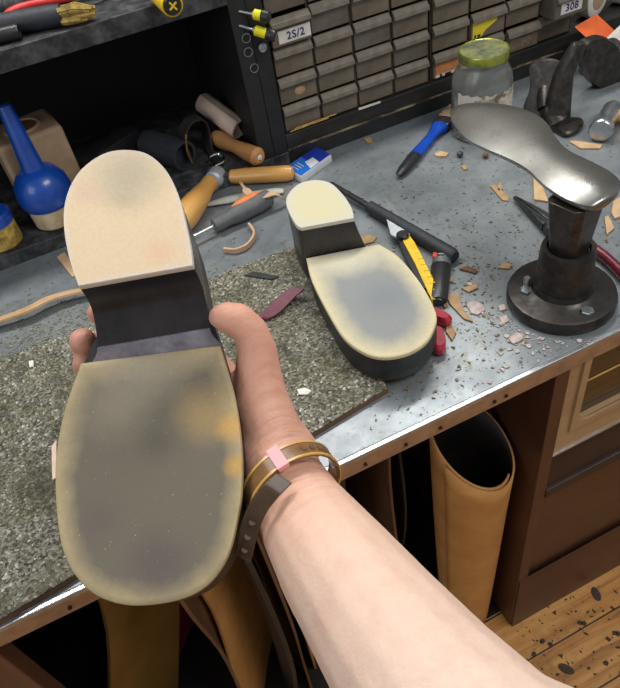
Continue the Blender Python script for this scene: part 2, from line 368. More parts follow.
t = thing('oven', 'cream enamel oven with smoked glass door under the bench at the right', 'oven', (.7, .25, .529))
def frame(mb, x0, z0, x1, z1, y0, y1, ax0, az0, ax1, az1, r=.018):
    """rectangular panel with a round-cornered opening"""
    outer = []; inner = []
    n = 6
    for cx, cz, a0, ox, oz in ((ax1 - r, az1 - r, 0, x1, z1), (ax0 + r, az1 - r, 90, x0, z1), (ax0 + r, az0 + r, 180, x0, z0), (ax1 - r, az0 + r, 270, x1, z0)):
        for k in range(n + 1):
            a = math.radians(a0 + 90 * k / n); inner.append((cx + r * math.cos(a), cz + r * math.sin(a))); outer.append((ox, oz))
    rings = [[(p[0], y1, p[1]) for p in outer], [(p[0], y0, p[1]) for p in outer], [(p[0], y0, p[1]) for p in inner], [(p[0], y1, p[1]) for p in inner]]
    m = len(inner); o = len(mb.v)
    for q in rings: mb.v += [Vector(p) for p in q]
    for k in range(4):
        k2 = (k + 1) % 4
        for i in range(m):
            j = (i + 1) % m; mb.f.append((o + k * m + i, o + k * m + j, o + k2 * m + j, o + k2 * m + i))
    return mb
rel(frame(MB(), .4055, .531, .95, .706, .004, .02, .436, .584, .92, .725), t).build('door_frame', M['cream'], t, .002)
rel(frame(MB(), .426, .572, .93, .706, .0005, .005, .436, .584, .92, .725), t).build('glass_bezel', M['cream'], t, .0015)
rel(MB().box(.432, .012, .576, .926, .016, .706), t).build('door_glass', M['ovenglass'], t)
rel(MB().tube([(.445, .0105, .650), (.92, .0105, .650)], .0012, 6), t).build('rack_bar', M['strapgold'], t)
rel(MB().box(.41, .052, .533, .95, .5, .704), t).build('oven_body', M['brown2'], t)
rel(MB().box(.4055, .002, .529, .95, .02, .5312), t).build('bottom_trim', M['steeledge'], t)

# ------------------------------------------------------------------ black cupboard on the bench
t = thing('open_cupboard', 'black painted open cupboard standing on the bench at the left', 'cupboard', (-.1, D, H))
rel(MB().box(-.70, D, H, .311, D + .30, H + .022), t).build('bottom_board', M['blackdust'], t, .001)
rel(MB().box(-.70, D - .004, H + .262, .262, D + .30, H + .288), t).build('top_board', M['blackdust'], t, .001)
post = rel(MB().box(.262, D, H + .022, .287, D + .30, H + .60).box(.2875, D + .002, H + .022, .311, D + .30, H + .60), t).build('upright_post', M['black'], t, .001)
rel(MB().box(-.70, D + .30, H, .311, D + .315, H + .60), t).build('back_panel', M['inside'], t)
rel(MB().box(-.70, D, H + .022, -.68, D + .30, H + .60), t).build('side_panel', M['black'], t)
def ringhole(u):
    u = Vector(u) - Vector(t.location)
    mb = MB(); pts = [(u.x + .0062 * math.cos(a), -.0012, u.z + .0062 * math.sin(a)) for a in [k * math.pi / 8 for k in range(17)]]
    mb.tube(pts, .0009, 6, up=(0, 1, 0)).build('grommet', M['zinc'], t)
    MB().lathe([(-.0008, .0055), (.001, .0055)], 14, 'y', (u.x, 0, u.z)).build('peg_hole', M['inside'], t)
for p in ((0.2774,0.5680,0.9283), (0.2815,0.5680,0.9040), (0.2786,0.5680,0.9476)): ringhole(p)
u = Vector((0.2995,0.5680,0.9290)) - Vector(t.location)
MB().lathe([(-.006, .003), (-.004, .0065), (0, .0065)], 14, 'y', (u.x, 0, u.z)).build('screw_head', M['zinc'], t)

t = thing('ledge_board', 'worn black raised board under the drawer cabinets at the back of the bench', 'ledge', (.8, D, H))
MB().box(-.4885, 0, 0, .9, .30, .024).build('lower_board', M['black'], t, .001)
MB().box(-.4885, .004, .024, .9, .30, .0485).build('upper_board', M['blackledge'], t, .001)
MB().box(-.4885, -.0006, .0238, .30, .004, .0252).build('raw_edge', M['rawedge'], t)

# ------------------------------------------------------------------ small-parts drawer cabinets
def text(name, s, size, material, parent, loc, rot):
    c = bpy.data.curves.new(name, 'FONT'); c.body = s; c.size = size; c.extrude = .0003; c.align_x = 'CENTER'; c.align_y = 'CENTER'
    c.materials.append(material); c.offset = .0002; c.space_character = 1.12
    tmp = bpy.data.objects.new(name, c); COL.objects.link(tmp)
    me = bpy.data.meshes.new_from_object(tmp.evaluated_get(bpy.context.evaluated_depsgraph_get())); bpy.data.objects.remove(tmp); bpy.data.curves.remove(c)
    o = bpy.data.objects.new(name, me); COL.objects.link(o); o.parent = parent; o.location = loc; o.rotation_euler = rot; return o
def drawer_meshes(w, h):
    d = MB()
    # open tray with a front
    d.box(0, 0, 0, w, .004, h); d.box(0, .004, 0, .002, .13, h - .006); d.box(w - .002, .004, 0, w, .13, h - .006); d.box(.002, .004, 0, w - .002, .13, .002)
    l = MB().loft([[(0, .001, h), (0, -.0065, h - .0065), (0, -.0080, h - .0125), (0, -.0060, h - .0130), (0, 0, h - .006)],
                   [(w, .001, h), (w, -.0065, h - .0065), (w, -.0080, h - .0125), (w, -.0060, h - .0130), (w, 0, h - .006)]])
    return d, l
def cabinet(label, x0, cols, pitch, rows, y0, special):
    rp = .0447; z0 = .0485 + .001
    t = thing('drawer_cabinet', label, 'drawer cabinet', (x0, y0, H + z0 - .001), group='drawer cabinets behind the bench')
    W = cols * pitch + .004; Z = rows * rp + .003
    sh = MB().box(0, .006, 0, W, .15, .0015).box(0, .006, Z - .002, W, .15, Z).box(0, .148, 0, W, .15, Z)
    for c in range(cols + 1): sh.box(c * pitch + (0 if c else 0), .004, 0, c * pitch + .003, .15, Z)
    for r in range(1, rows): sh.box(0, .006, r * rp, W, .15, r * rp + .0012)
    sh.build('shell', M['cabshell'], t)
    w, h = pitch - .005, rp - .004
    d, l = drawer_meshes(w, h); dm = lm = None
    for c in range(cols):
        for r in range(rows):
            out, kind = special.get((c, r), (random.uniform(0, .003), None))
            if dm is None:
                o = d.build('drawer', M['drawer'], t, .0008); k = l.build('handle_lip', M['drlip'], o, .0006); dm, lm = o, k
            else:
                o = dm.copy(); COL.objects.link(o); o.parent = t
                k = lm.copy(); COL.objects.link(k); k.parent = o
            o.location = (c * pitch + .004, .002 - out, r * rp + .0022)
            if (c * 7 + r * 3) % 4 == 0 and o is not dm:
                o.material_slots[0].link = 'OBJECT'; o.material_slots[0].material = M['drawer2']
            if kind == '2S/2':
                MB().box(.010, -.0012, .004, w - .001, 0, .022).build('paper_label', M['paper'], o)
                text('lettering', '2S/2', .0150, M['ink'], o, (w / 2 + .006, -.0016, .0125), (math.pi / 2, 0, 0))
            elif kind == '308':
                MB().box(.012, -.0012, .006, w - .012, 0, .024).build('paper_label', M['paper'], o)
                text('lettering', '308', .0165, M['ink'], o, (w / 2, -.0016, .015), (math.pi / 2, 0, 0))
            elif kind == 'yellow':
                MB().add([(.003, -.001, .001), (.020, -.001, .001), (.028, -.001, .010), (.050, -.001, .020), (.052, -.001, .027), (.003, -.001, .027),
                          (.003, 0, .001), (.020, 0, .001), (.028, 0, .010), (.050, 0, .020), (.052, 0, .027), (.003, 0, .027)],
                         [(0, 1, 2, 3, 4, 5)] + [(i, (i + 1) % 6, (i + 1) % 6 + 6, i + 6) for i in range(6)]).build('yellow_label', M['yellowlabel'], o)
                MB().box(.006, -.0016, .002, .009, 0, .007).box(.012, -.0016, .002, .018, 0, .006).build('label_print', M['blackmark'], o)
            elif kind == 'orange':
                MB().box(.004, -.0012, .006, w - .006, 0, .026).build('orange_label', M['orangelabel'], o)
                MB().box(.004, -.0012, .001, w - .006, 0, .006).build('label_strip', M['paper'], o)
                MB().box(.012, -.0017, .001, .016, 0, .006).box(.022, -.0017, .001, .034, 0, .005).build('label_print', M['blackmark'], o)
            elif kind == 'brown':
                MB().box(.006, -.0012, .004, w - .006, 0, .026).build('speckled_label', M['brownlabel'], o)
            elif kind == 'heart':
                MB().ball((.034, -.0004, .014), (.009, .0008, .007), 8).build('stain', M['offcut'], o)
    return t
cabinet('brown plastic drawer cabinet beside the black post, one drawer labelled 2S/2', .313, 4, .0675, 5, D + .010, {(0, 3): (.010, '2S/2'), (0, 1): (.001, 'heart')})
cabinet('brown plastic drawer cabinet behind the glass jar, drawer labelled 308 pulled out', .589, 4, .0718, 5, D + .011, {(0, 0): (.002, 'orange'), (1, 1): (.004, 'yellow'), (2, 0): (.006, 'brown'), (3, 1): (.036, '308')})

t = thing('wire_bundle', 'bundle of thin brass rods lying on the black ledge below the drawers', 'wire', (0, 0, 0))
A, B = Vector((0.3216,0.5589,0.7855)), Vector((0.4222,0.5586,0.7855)); t.location = A
for k in range(4):
    a = Vector((0, -.002 - .0022 * k, .0012)); b = (B - A) * (.62 + .07 * k) + Vector((0, -.003 * k + .004, .0012))
    a.y = D + .0055 + .0018 * (k % 2) - A.y; a.z += .0022 * (k // 2); b.y = D + .0060 + .0014 * ((k + 1) % 2) - A.y; b.z = a.z
    MB().tube([a + Vector((.004 * k, .0, 0)), a.lerp(b, .5), b], .0011, 6).build('rod', M['brass'], t)
A = (0.4642,0.5680,0.7835)
tag(at(MB().prism([(-.02, -.003), (.02, -.004), (.022, .001), (-.018, .003)], 0, .001).build('paper_scrap', M['whitescrap']), (A[0], D + .005 - .001, A[2] + .0005), .0), 'thin white paper scrap on the black ledge below the middle drawers', 'paper scrap')

# ------------------------------------------------------------------ things in the cupboard
ZB = H + .022
t = thing('glue_bottle', 'cream glue jar with round blue lid and long blue spout in the cupboard', 'bottle', (-.066, .615, ZB))
MB().lathe([(0, .030), (.004, .034), (.03, .035), (.042, .033), (.05, .026)], 32).build('jar', M['creamjar'], t)
MB().lathe([(.034, .0375), (.040, .0405), (.054, .0415), (.070, .0385), (.084, .029), (.090, .018), (.09, .0)], 32).build('round_lid', M['bluelid'], t)
ax = (Vector((-0.0655,0.6400,0.9362)) - Vector(t.location))
sp = Vector((0, 0, .078)); MB().tube([sp, sp.lerp(ax, .25), sp.lerp(ax, .6), sp.lerp(ax, .97), ax], [.0175, .0155, .0128, .0105, .007], 18).build('spout', M['bluelid'], t)

t = thing('tan_block', 'dusty tan block with a round hollow standing behind the blue glue jar', 'block', (-.060, .70, ZB), .15)
bl = MB().box(-.05, -.045, 0, .05, .045, .118).build('body', M['cardboard'], t, .006)
MB().lathe([(.1178, .024), (.1186, .024)], 24, 'z').build('hollow', M['brownleather'], t)
MB().tube([(.026 * math.cos(a), .026 * math.sin(a), .1182) for a in [k * math.pi / 12 for k in range(25)]], .003, 6).build('hollow_rim', M['cardboard'], t)

t = thing('glue_pot', 'yellow glue pot with blue lid at the left end of the cupboard', 'pot', (-.150, .600, ZB))
MB().lathe([(0, .024), (.004, .028), (.036, .028), (.04, .026)], 28).build('pot', M['gluecrust'], t)
MB().lathe([(.038, .029), (.052, .029), (.055, .026)], 28).build('lid', M['bluelid'], t)

t = thing('boot_brush', 'dark bristle brush lying deep in the cupboard shadow', 'brush', (.055, .72, ZB), .55)
MB().prism([(-.06, -.018), (.05, -.02), (.065, 0), (.05, .02), (-.06, .018)], .022, .045, .006).build('back', M['blackplastic'], t)
bb = MB()
for i in range(12):
    for j in range(4): bb.tube([(-.052 + i * .0095, -.013 + j * .0087, .024), (-.053 + i * .0097, -.015 + j * .010, 0)], [.004, .0044], 6)
bb.build('bristles', M['hairleather'], t)

t = thing('rubber_hose_piece', 'short black rubber tube lying in the cupboard behind the raised heel', 'tube', (.135, .665, ZB), -1.1)
rings = []
hp = MB().lathe([(-.045, .019), (-.045, .024), (.045, .024), (.045, .019), (.03, .019)], 24, 'x', (0, 0, .0245)); hp.build('tube_wall', M['blackgrip'], t)
MB().lathe([(-.044, .0188), (.02, .0188)], 24, 'x', (0, 0, .0245)).build('bore', M['inside'], t)

t = thing('strap_loop', 'black leather strap looped upright with a gold edged buckle in the cupboard', 'strap', (.190, .650, ZB), .3)
lpp = [(-.026, 0, .001), (-.030, 0, .03), (-.024, 0, .056), (-.006, .003, .066), (.014, .006, .060), (.022, .01, .042), (.016, .004, .018), (.004, -.02, .006), (-.004, -.045, .003)]
MB().ribbon(catmull(lpp, 6), .024, .003, side=(0.1, 1, 0)).build('band', M['hairleather'], t)
MB().tube(catmull([(-.031, -.013, .004), (-.034, -.013, .03), (-.028, -.013, .056)], 5), .0016, 6).build('gold_edge', M['brass'], t)
MB().tube(catmull([(-.012, -.05, .004), (.006, -.052, .006), (.010, -.034, .010), (-.008, -.030, .010), (-.012, -.05, .004)], 4), .0022, 6).build('buckle', M['chrome'], t)

A, r, L = lay((0.2534,0.7682,0.7610), (0.2601,0.6599,0.7610))
t = thing('leather_tube', 'rolled pinkish leather tube standing askew in the cupboard by the post', 'leather roll', (.246, .668, ZB), 0)
a, b = Vector((-.020, .045, .060)), Vector((.012, -.030, .030)); dirv = (b - a).normalized(); s1 = dirv.cross(Vector((0, 0, 1))).normalized(); s2 = s1.cross(dirv)
rg = []
rm = MB(); NN = 40; o0 = 0
for q in (0, 1):
    c = a.lerp(b, q); rg.append([c + (s1 * math.cos(k / NN * 7.6) + s2 * math.sin(k / NN * 7.6)) * (.0155 + .0035 * k / NN) for k in range(NN + 1)])
for q in range(NN): pass
vv = rg[0] + rg[1]; rm.add(vv, [(i, i + 1, NN + 2 + i, NN + 1 + i) for i in range(NN)])
o = rm.build('rolled_sheet', M['paleleather'], t); sm = o.modifiers.new('solid', 'SOLIDIFY'); sm.thickness = .0018
tt = a.lerp(b, .55); MB().tube([Vector((tt.x - .004, tt.y + .012, 0)), Vector((tt.x - .004, tt.y + .012, tt.z - .019))], .006, 8).build('inner_fold', M['paleleather'], t)

A, r, L = lay((0.2207,0.6714,0.7570), (0.2583,0.5555,0.7570))
t = thing('tool_handle', 'worn wooden tool handle lying on the cupboard floor by the post', 'tool handle', A, r)
MB().lathe([(0, .008), (.004, .013), (.02, .0145), (L * .45, .0105), (L * .72, .0135), (L * .94, .0145), (L * .99, .010), (L, .0)], 24, 'x', (0, 0, .0147)).build('grip', M['wood2'], t)
MB().lathe([(L - .0005, .0045), (L + .001, .003)], 14, 'x', (0, 0, .0147)).build('end_plug', M['whiteplastic'], t)

# ------------------------------------------------------------------ things on top of the cupboard and in its post
ZT = H + .288
A, r, L = lay((-0.0482,0.6237,1.0230), (0.0585,0.5815,1.0230))
t = thing('glue_brush', 'fat black handled brush with crusted gold bristles lying on the cupboard top', 'brush', A, r)
MB().lathe([(-.03, .006), (-.024, .0125), (0, .014), (L * .8, .0135), (L * .94, .0125), (L * .95, .010)], 24, 'x', (0, 0, .014)).build('handle', M['blackgrip'], t)
bm_ = MB()
for k in range(26):
    y, z = random.uniform(-.009, .009), random.uniform(.006, .022); e = L + random.uniform(.012, .038)
    bm_.tube([(L * .93, y, z), ((L * .93 + e) / 2, y * 1.1, z + random.uniform(-.002, .002)), (e, y * .8 + random.uniform(-.003, .003), max(.003, z * .8))], [.004, .0042, .0022], 6)
bm_.build('crusted_bristles', M['gluecrust'], t)

A, r, L = lay((-0.0551,0.7280,1.0230), (0.0726,0.6786,1.0230))
t = thing('black_tool_roll', 'long black ribbed bar lying behind the glue brush on the cupboard top', 'tool', A, r)
pr_ = [(-.02, .004), (-.016, .011)]
for k in range(9): pr_ += [(k * L / 9, .0112), (k * L / 9 + .004, .0095), (k * L / 9 + .006, .0112)]
MB().lathe(pr_ + [(L, .0112), (L + .003, .006)], 20, 'x', (0, 0, .0115)).build('bar', M['blackdust'], t)
MB().lathe([(L + .003, .005), (L + .03, .005)], 12, 'x', (0, 0, .0115)).build('tip', M['darksteel'], t)

t = thing('red_handled_tool', 'curved red rubber tool handle at the top left on the cupboard', 'tool', (0, 0, 0))
pp = [Vector(p) for p in ((-0.0424,0.6159,1.0310), (-0.0219,0.6354,1.0350), (-0.0036,0.6584,1.0380), (0.0211,0.6622,1.0380), (0.0601,0.6501,1.0380), (0.0992,0.6381,1.0380))]
t.location = (pp[0].x, pp[0].y, ZT)
MB().tube([p - t.location for p in catmull(pp, 5)], .0052, 12).build('handle', M['redhandle'], t)
MB().tube([pp[-1] - t.location, pp[-1] - t.location + Vector((.05, .02, -.004))], [.0045, .002], 10).build('steel_jaw', M['darksteel'], t)

A, r, L = lay((-0.0642,0.5963,1.0230), (-0.0047,0.5836,1.0230))
t = thing('black_tube', 'short plain black tube at the front left edge of the cupboard top', 'tube', A, r)
MB().lathe([(-.02, .0095), (L - .002, .0095), (L, .0085), (L, .006), (L - .004, .006)], 22, 'x', (0, 0, .0096)).build('tube_wall', M['blackplastic'], t)
MB().lathe([(L - .0045, .006), (L - .004, .0055)], 16, 'x', (0, 0, .0096)).build('bore', M['inside'], t)

P = Vector((0.1733,0.4900,1.0370))
t = thing('screwdriver', 'yellow and black screwdriver lying on the cupboard top, butt end facing out', 'screwdriver', (P.x, P.y + .0145, ZT), 0)
MB().lathe([(-.012, .0125), (-.010, .0138), (.055, .0138), (.075, .009)], 24, 'y', (0, 0, .014)).build('handle', M['yellow'], t)
MB().lathe([(-.0145, .010), (-.0118, .0118), (-.0115, .0118)], 24, 'y', (0, 0, .014)).build('butt_cap', M['blackplastic'], t)
cr = MB()
for a in (.6, 2.17):
    c, s_ = math.cos(a), math.sin(a)
    cr.tube([(-.006 * c, -.0148, .014 - .006 * s_), (.006 * c, -.0148, .014 + .006 * s_)], .0013, 6)
cr.build('cross_mark', M['yellow'], t)
MB().lathe([(.07, .003), (.16, .003)], 12, 'y', (0, 0, .014)).build('shaft', M['zinc'], t)

for i, (a_, b_, lab) in enumerate((((0.2813,0.5660,0.9823), (0.3087,0.5450,0.9735), 'upper small yellow and black screwdriver stuck in the black post'), ((0.2784,0.5660,0.9632), (0.3125,0.5450,0.9470), 'lower small yellow and black screwdriver stuck in the black post'))):
    a_, b_ = Vector(a_), Vector(b_); d = b_ - a_; Lr = d.length
    t = thing('precision_screwdriver', lab, 'screwdriver', a_, group='small screwdrivers stuck in the post', mw=Matrix.Translation(a_) @ d.to_track_quat('X', 'Z').to_matrix().to_4x4())
    MB().lathe([(-.01, .0018), (.012, .0018), (.0125, .0035), (.016, .004)], 12, 'x').build('shaft', M['zinc'], t)
    MB().lathe([(.014, .004), (.016, .0070), (Lr * .72, .0070), (Lr * .74, .006)], 14, 'x').build('handle', M['yellowbright'], t)
    MB().lathe([(Lr * .72, .0068), (Lr * .78, .0084), (Lr, .0084), (Lr + .003, .0062)], 14, 'x').build('swivel_cap', M['blackplastic'], t)
    gb = MB().box(.018, -.0015, -.0080, Lr * .72, .0015, -.0045); gb.build('grip_band', M['blackplastic'], t)

# ------------------------------------------------------------------ gritty board and the sole lying on it
A = Vector((0.2051,0.0557,0.7350)); Bp = Vector((0.1020,0.0428,0.7350)); C_ = Vector((0.2127,0.3509,0.7350)); D_ = Vector((0.0972,0.3523,0.7350))
fx = (Bp - A).normalized()
far_dir = (D_ - C_).normalized()
p0 = A + Vector((-.002, 0, 0)); p1 = p0 + fx * .62; q0 = C_ - far_dir * .06; q1 = C_ + far_dir * .52
bd = MB().prism([(p0.x, p0.y), (q0.x, q0.y), (q1.x, q1.y), (p1.x, p1.y)], H, H + .0085)
tb = thing('cutting_board', 'gritty grey green work board lying on the bench under the black sole', 'board', (0, 0, H))
rel(MB().prism([(p0.x, p0.y), (q0.x, q0.y), (q1.x, q1.y), (p1.x, p1.y)], H + .0003, H + .006), tb).build('base_sheet', M['brownleather'], tb)
cx_, cy_ = (p0 + q0 + p1 + q1).xy / 4
rel(MB().prism([(cx_ + (p.x - cx_) * .996, cy_ + (p.y - cy_) * .996) for p in (p0, q0, q1, p1)], H + .006, H + .0085), tb).build('gritty_top', M['board'], tb, .001)

def platform_sole(label, mw, F, HH, wL, wR, t1, t2, fil, mt, mh, ev=.0045):
    t = thing('platform_sole', label, 'shoe sole', mw=mw, group='pair of black platform soles')
    F = catmull(F, 5); HH = catmull(HH, 5)
    low = F + wR + list(reversed(HH)) + wL
    z1 = t1 - ev
    cx, cy = 0, sum(p[1] for p in low) / len(low)
    def sc(pts, k, z): return [(cx + (p[0] - cx) * k, cy + (p[1] - cy) * k, z) for p in pts]
    body = MB().loft([sc(low, .985, .003), sc(low, .998, .008), sc(low, 1.0, .016), sc(low, .995, z1 * .75), sc(low, .998, z1)])
    # heel block with curved breast
    rings = []
    l0, r0 = HH[0], HH[-1]; wl, wr = wL[len(wL) // 2], wR[len(wR) // 2]
    for k in range(11):
        u = k / 10; z = z1 - .001 + (t2 - ev - z1 + .001) * u
        f = fil * (1 - u) ** 3.2 if fil > .01 else fil * (1 - u)
        a = min(1, f / max(1e-6, abs(wl[1] - l0[1])))
        lc = (l0[0] + (wl[0] - l0[0]) * (1 - u) ** 1.2 * .8, l0[1] + f); rc = (r0[0] + (wr[0] - r0[0]) * (1 - u) ** 1.2 * .8, r0[1] + f)
        row = [(lc[0], lc[1], z)] + [(p[0], p[1], z) for p in HH[2:-2]] + [(rc[0], rc[1], z)]
        for q in range(1, 8): row.append((rc[0] + (lc[0] - rc[0]) * q / 8, rc[1] + (lc[1] - rc[1]) * q / 8 - .0012 * math.sin(math.pi * q / 8), z))
        rings.append(row)
    hb = MB().loft(rings)
    body.build('side_wall', M['rubber'], t, ang=50)
    hb.build('heel_block', M['breast'], t, ang=40)
    MB().loft([sc(low, .93, -.001), sc(low, .97, .0), sc(low, .97, .0032)]).build('insole', M['insole'], t)
    def tread(name, out, z0, z1_, m):
        n = len(out); mx = sum(p[0] for p in out) / n; my = sum(p[1] for p in out) / n
        # straight closing edge gets extra points
        out = list(out); a, b = out[-1], out[0]
        out += [(a[0] + (b[0] - a[0]) * k / 12, a[1] + (b[1] - a[1]) * k / 12) for k in range(1, 12)]
        ks = [(1, z0), (1.0, z1_ - .0012), (.988, z1_), (.94, z1_), (.86, z1_), (.74, z1_), (.58, z1_), (.4, z1_), (.2, z1_), (.02, z1_)]
        mb = MB().loft([[(mx + (p[0] - mx) * k, my + (p[1] - my) * k, z) for p in out] for k, z in ks])
        o = mb.build(name, m, t, ang=60)
        at_ = o.data.attributes.new('inset', 'FLOAT', 'POINT')
        vals = [1 - k for k, z in ks for _ in out]
        at_.data.foreach_set('value', vals)
        return o
    tread('forefoot_tread', F, z1, t1, mt); tread('heel_tread', HH, t2 - ev, t2, mh)
    if fil > .01:  # lighter strip, reflection painted in where the shank curves up into the heel breast
        rows = []
        for k in range(9):
            u = .11 * k / 8; z = z1 - .001 + (t2 - ev - z1 + .001) * u; f = fil * (1 - u) ** 3.2
            lc = (l0[0] + (wl[0] - l0[0]) * (1 - u) ** 1.2 * .8, l0[1] + f); rc = (r0[0] + (wr[0] - r0[0]) * (1 - u) ** 1.2 * .8, r0[1] + f)
            ex = .0065 * (1 - u / .11) ** 2
            rows.append([(lc[0] + ex, lc[1], z), (rc[0] - ex, rc[1], z), (rc[0] - ex, rc[1] + .0012, z + .0014), (lc[0] + ex, lc[1] + .0012, z + .0014)])
        MB().loft(rows).build('shank_sheen', M['shank'], t)
    return t
M['shank'] = mat('painted_shank_sheen', rgb(92, 86, 94), rgb(132, 128, 136), 50, .35, bump=.1)  # reflection on the shank curve put into a lighter colour

BF = [(0.0457, -0.0353), (0.0496, 0.0106), (0.0465, 0.0695), (0.0406, 0.1183), (0.027, 0.1481), (0.0095, 0.1627), (-0.0149, 0.1662), (-0.0382, 0.1582), (-0.0551, 0.1407), (-0.0645, 0.1219), (-0.0675, 0.0872), (-0.066, 0.0479), (-0.0596, 0.0064), (-0.0464, -0.0247)]
BH = [(0.0446, -0.0312), (0.0494, -0.0508), (0.051, -0.091), (0.0443, -0.117), (0.0249, -0.1364), (0.0042, -0.1366), (-0.0143, -0.1199), (-0.0223, -0.084), (-0.0235, -0.0507), (-0.0201, -0.0236)]
BH[0] = (.0446, -.0385); BH[-1] = (-.0201, -.0300)
mwB = Matrix.Translation((.24511, .22064, H + .0085)) @ Matrix.Rotation(2.95009, 4, 'Z')
platform_sole('black platform sole lying tread up on the gritty board', mwB, BF, BH, [(.0455, -.0370)], [(-.034, -.028)], .049 - .0085, .092 - .0085, .003, M['tread_far'], M['heel_far'])
NF = [(0.0479, -0.0781), (0.0556, -0.0497), (0.059, -0.0208), (0.0573, 0.0071), (0.052, 0.0339), (0.0433, 0.0513), (0.0291, 0.0644), (0.0084, 0.0709), (-0.0177, 0.0695), (-0.0351, 0.0622), (-0.0469, 0.0475), (-0.0531, 0.0276), (-0.0564, 0.007), (-0.0562, -0.0209), (-0.0524, -0.0505), (-0.0461, -0.0746), (-0.043, -0.0853)]
NH = [(0.0367, -0.1121), (0.0423, -0.1263), (0.0478, -0.1471), (0.05, -0.166), (0.0477, -0.1825), (0.0403, -0.1973), (0.0266, -0.208), (0.0119, -0.21), (-0.0029, -0.2054), (-0.0155, -0.1911), (-0.0243, -0.1696), (-0.0293, -0.1478), (-0.0322, -0.1319), (-0.0331, -0.1218)]
T1 = .047
R_ = Matrix([[-0.91721, -0.39085, -0.07719], [0.38479, -0.81888, -0.42587], [0.10324, -0.42032, 0.90148]])
PN = Vector((-.0375, -.0992, .9603)) - R_ @ Vector((0, 0, T1))
mwN = Matrix.Translation(PN) @ R_.to_4x4()
platform_sole('black platform sole held up in the hand, tread facing the camera', mwN, NF, NH, [(.0352, -.113), (.0376, -.104), (.0440, -.088)], [(-.0415, -.092), (-.0378, -.104), (-.0345, -.115)], T1, T1 + .043, .034, M['tread_near'], M['heel_near'])

